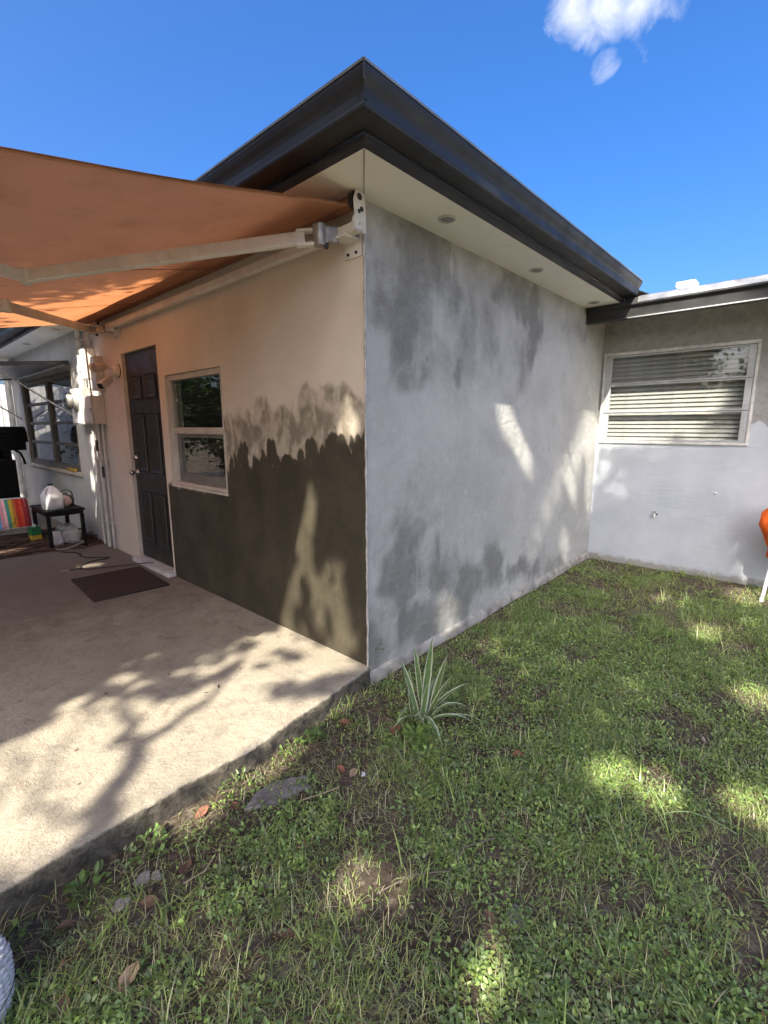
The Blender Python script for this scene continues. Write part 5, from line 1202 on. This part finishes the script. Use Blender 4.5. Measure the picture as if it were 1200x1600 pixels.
PL = [(.05, .05, 1.0, .44, .036, .10, .03, .0), (.12, .08, 1.0, .41, .034, .15, .045, .01), (-.32, .05, 1.0, .36, .028, .15, -.01, 0), (-.18, .1, 1.0, .26, .024, .3, -.02, .01), (-.05, -.05, 1.0, .30, .028, .3, .0, -.01), (.25, -.1, 1.0, .32, .026, .5, .05, -.01), (.02, .1, 1.0, .36, .028, .2, .015, .02), (.75, .1, .75, .30, .022, 1.0, .04, 0), (.55, .15, .9, .24, .022, .8, .03, .01),
      (.75, -.10, .62, .44, .026, 5.2, .05, -.01), (.95, .05, .35, .36, .020, 2.2, .06, .0), (.35, -.25, .7, .38, .020, 6.5, .04, -.03)]
for k in range(16):
    a = random.uniform(0, 2 * math.pi); PL.append((math.cos(a) * random.uniform(.3, .9), math.sin(a) * random.uniform(.3, .9), random.uniform(.35, .9), random.uniform(.14, .26), random.uniform(.011, .018), random.uniform(3, 9), random.uniform(-.03, .06), random.uniform(-.03, .03)))
for args in PL:
    args = (args[0] + random.uniform(-.16, .16), args[1] + random.uniform(-.16, .16), args[2], args[3] * random.uniform(.8, 1.08), args[4], args[5] + random.uniform(0, .7), args[6] + random.uniform(-.015, .015), args[7] + random.uniform(-.015, .015))
    strap(*args)

# ------------------------------------------------------------------ debris on the lawn
def gz(x, y): return float(ground_z(x, y))
def shard(name, label, cat, c, poly, th, mat, rot=0., group=None, tilt_=(0, 0)):
    o = thing(name, label, cat, (c[0], c[1], gz(*c) - .004), group); o.rotation_euler = (tilt_[0], tilt_[1], rot)
    bm = bmesh.new(); vs = [bm.verts.new((p[0], p[1], 0)) for p in poly]; f = bm.faces.new(vs)
    r_ = bmesh.ops.extrude_face_region(bm, geom=[f]); 
    for v in [g for g in r_['geom'] if isinstance(g, bmesh.types.BMVert)]: v.co.z += th; v.co.x *= .94; v.co.y *= .94
    bmesh.ops.subdivide_edges(bm, edges=list(bm.edges), cuts=2, use_grid_fill=True)
    for v in bm.verts: v.co += Vector((random.uniform(-1, 1), random.uniform(-1, 1), random.uniform(-.6, .6))) * .0035
    MB().bm(bm).build('stone_body' if cat in ('stone', 'rubble') else 'piece_body', mat, o); return o
MAT_STONE = plain('slab_fragment', (.17, .155, .145), .9, 0, .3, 22, .7, 90, .3, (.12, .10, .09))
shard('concrete_shard', 'flat grey wedge of broken concrete lying by the slab edge', 'stone', (-.87, -.325), [(-.14, .0), (-.06, .055), (.04, .055), (.10, .03), (.155, -.0), (.13, -.05), (.06, -.045), (-.03, -.05)], .022, MAT_STONE, R(-8))
MAT_RUB = plain('white_rubble', (.27, .245, .215), .9, 0, .25, 30, .6, 120)
for (x, y, s, lab) in ((-1.385, -.305, .030, 'larger pale rubble chip in the bare earth by the slab'), (-1.345, -.325, .022, 'smaller pale rubble chip in the bare earth by the slab'), (-1.46, -.345, .03, 'dull grey rubble chip near the slab edge at the left'), (-.66, -1.28, .045, 'flat grey chip sunk in the grass near the bottom'), (-1.1, -.62, .035, 'round grey chip half hidden in the grass')):
    shard('rubble_chip', lab, 'rubble', (x, y), [(s * math.cos(a) * random.uniform(.7, 1.1), s * math.sin(a) * random.uniform(.5, .9)) for a in np.linspace(0, 5.4, 7)], .012, MAT_RUB if s < .032 else MAT_STONE, random.uniform(0, 3), 'rubble chips')
shard('white_scrap', 'small bright white plastic scrap beside a tan leaf', 'scrap', (-.535, -.50), [(-.018, -.006), (0, -.012), (.018, -.006), (.02, .008), (.0, .012), (-.016, .008)], .004, plain('scrap_white', (.8, .8, .8), .4), .4)
def dead_leaf(x, y, ln_, rot, col, lab, curl=.5, up=.012):
    o = thing('dead_leaf', lab, 'leaf', (x, y, gz(x, y) + up), 'fallen dead leaves'); o.rotation_euler = (random.uniform(-.3, .3), random.uniform(-.25, .25), rot)
    n = 8; v = []
    for i in range(n + 1):
        f = i / n; w = ln_ * .30 * math.sin(math.pi * min(1, f * .95 + .03)) ** .8 * (1 + random.uniform(-.08, .08)); zz = ln_ * curl * .35 * (f - .5) ** 2
        v += [((f - .5) * ln_, -w, zz + w * curl), ((f - .5) * ln_, 0, zz), ((f - .5) * ln_, w, zz + w * curl * .8)]
    MB().add(v, [(3 * i + k, 3 * i + k + 1, 3 * i + k + 4, 3 * i + k + 3) for i in range(n) for k in range(2)], True).build('blade', plain('dead_leaf_%d' % int(col[0] * 1000), col, .8, 0, .3, 40, .3, 90), o)
    MB().tube([(-.5 * ln_ - .2 * ln_, 0, .0), (-.5 * ln_, 0, ln_ * curl * .09), (0, 0, .0008), (.45 * ln_, 0, ln_ * curl * .07)], ln_ * .012, 5).build('stalk', plain('leaf_stalk', (.12, .07, .04), .9), o)
TAN, BRN, RED = (.34, .24, .14), (.13, .075, .045), (.20, .085, .05)
for a in ((-.575, -.475, .055, .3, TAN, 'tan dead leaf beside the white scrap'), (-.60, -.42, .05, 1.6, RED, 'reddish dead leaf left of the white scrap'), (-1.27, -.375, .075, .9, BRN, 'curled brown dead leaf in front of the rubble chips'), (-1.40, -.41, .06, 2.4, BRN, 'brown dead leaf left of the rubble chips'),
          (-1.52, -.58, .075, .6, TAN, 'bright tan dead leaf in the grass near the lower left'), (-.72, -1.225, .05, 1.2, BRN, 'brown dead leaf beside the flat grey chip'), (-.45, -1.64, .045, .2, RED, 'small purplish dead leaf low on the right'), (-.23, -.42, .085, .4, RED, 'rust dead leaf at the foot of the striped plant'),
          (-.36, -.19, .07, 2.0, RED, 'rust dead leaf on the bare earth by the slab corner'), (-1.12, -.20, .06, .2, RED, 'rust dead leaf by the slab beside the sunlit weed'), (-1.02, -.27, .05, 1.4, RED, 'rust dead leaf touching the concrete wedge'), (-1.60, -.30, .05, 2.9, BRN, 'brown dead leaf under the slab edge at the left'),
          (-1.17, -.80, .06, 2.2, BRN, 'brown dead leaf in thick grass near the bottom'), (-.95, -.60, .06, .8, BRN, 'brown dead leaf in the middle of the front lawn'), (.0, -.95, .055, 1.9, RED, 'pinkish dead leaf below the striped plant'), (-1.66, -.52, .045, 1.1, BRN, 'brown dead leaf beside the white tub'),
          (-.18, -.58, .06, .1, TAN, 'tan dead leaf in front of the striped plant'), (.35, -.45, .05, .6, RED, 'small rust dead leaf in the grass along the grey wall')):
    dead_leaf(*a)
def twig(pts, r_, lab, mat):
    tag(MB().tube([(x, y, gz(x, y) + z) for (x, y, z) in pts], r_, 6).build('twig', mat), lab, 'twig', 'twigs on the lawn')
MAT_TW = plain('straw_twig', (.30, .24, .15), .8); MAT_TW2 = plain('grey_twig', (.16, .13, .10), .9)
twig([(-.83, -.44, .02), (-.76, -.475, .028), (-.68, -.50, .026)], .0025, 'pale straight straw below the concrete wedge', MAT_TW)
twig([(-1.30, -.43, .02), (-1.24, -.45, .03), (-1.20, -.43, .03)], .002, 'short pale straw in front of the rubble chips', MAT_TW)
twig([(-.9, -.92, .02), (-.78, -.97, .03), (-.68, -1.05, .022), (-.58, -1.04, .03), (-.46, -1.10, .02)], .0022, 'thin crooked grey twig in the front lawn', MAT_TW2)
# one long fallen blade
twig([(.05, -1.52, .035), (.075, -1.56, .05), (.10, -1.60, .055), (.12, -1.65, .05), (.135, -1.70, .035), (.145, -1.74, .02)], .0018, 'long pale grass stalk lying on the right of the lawn', plain('pale_stalk', (.20, .28, .12), .6))
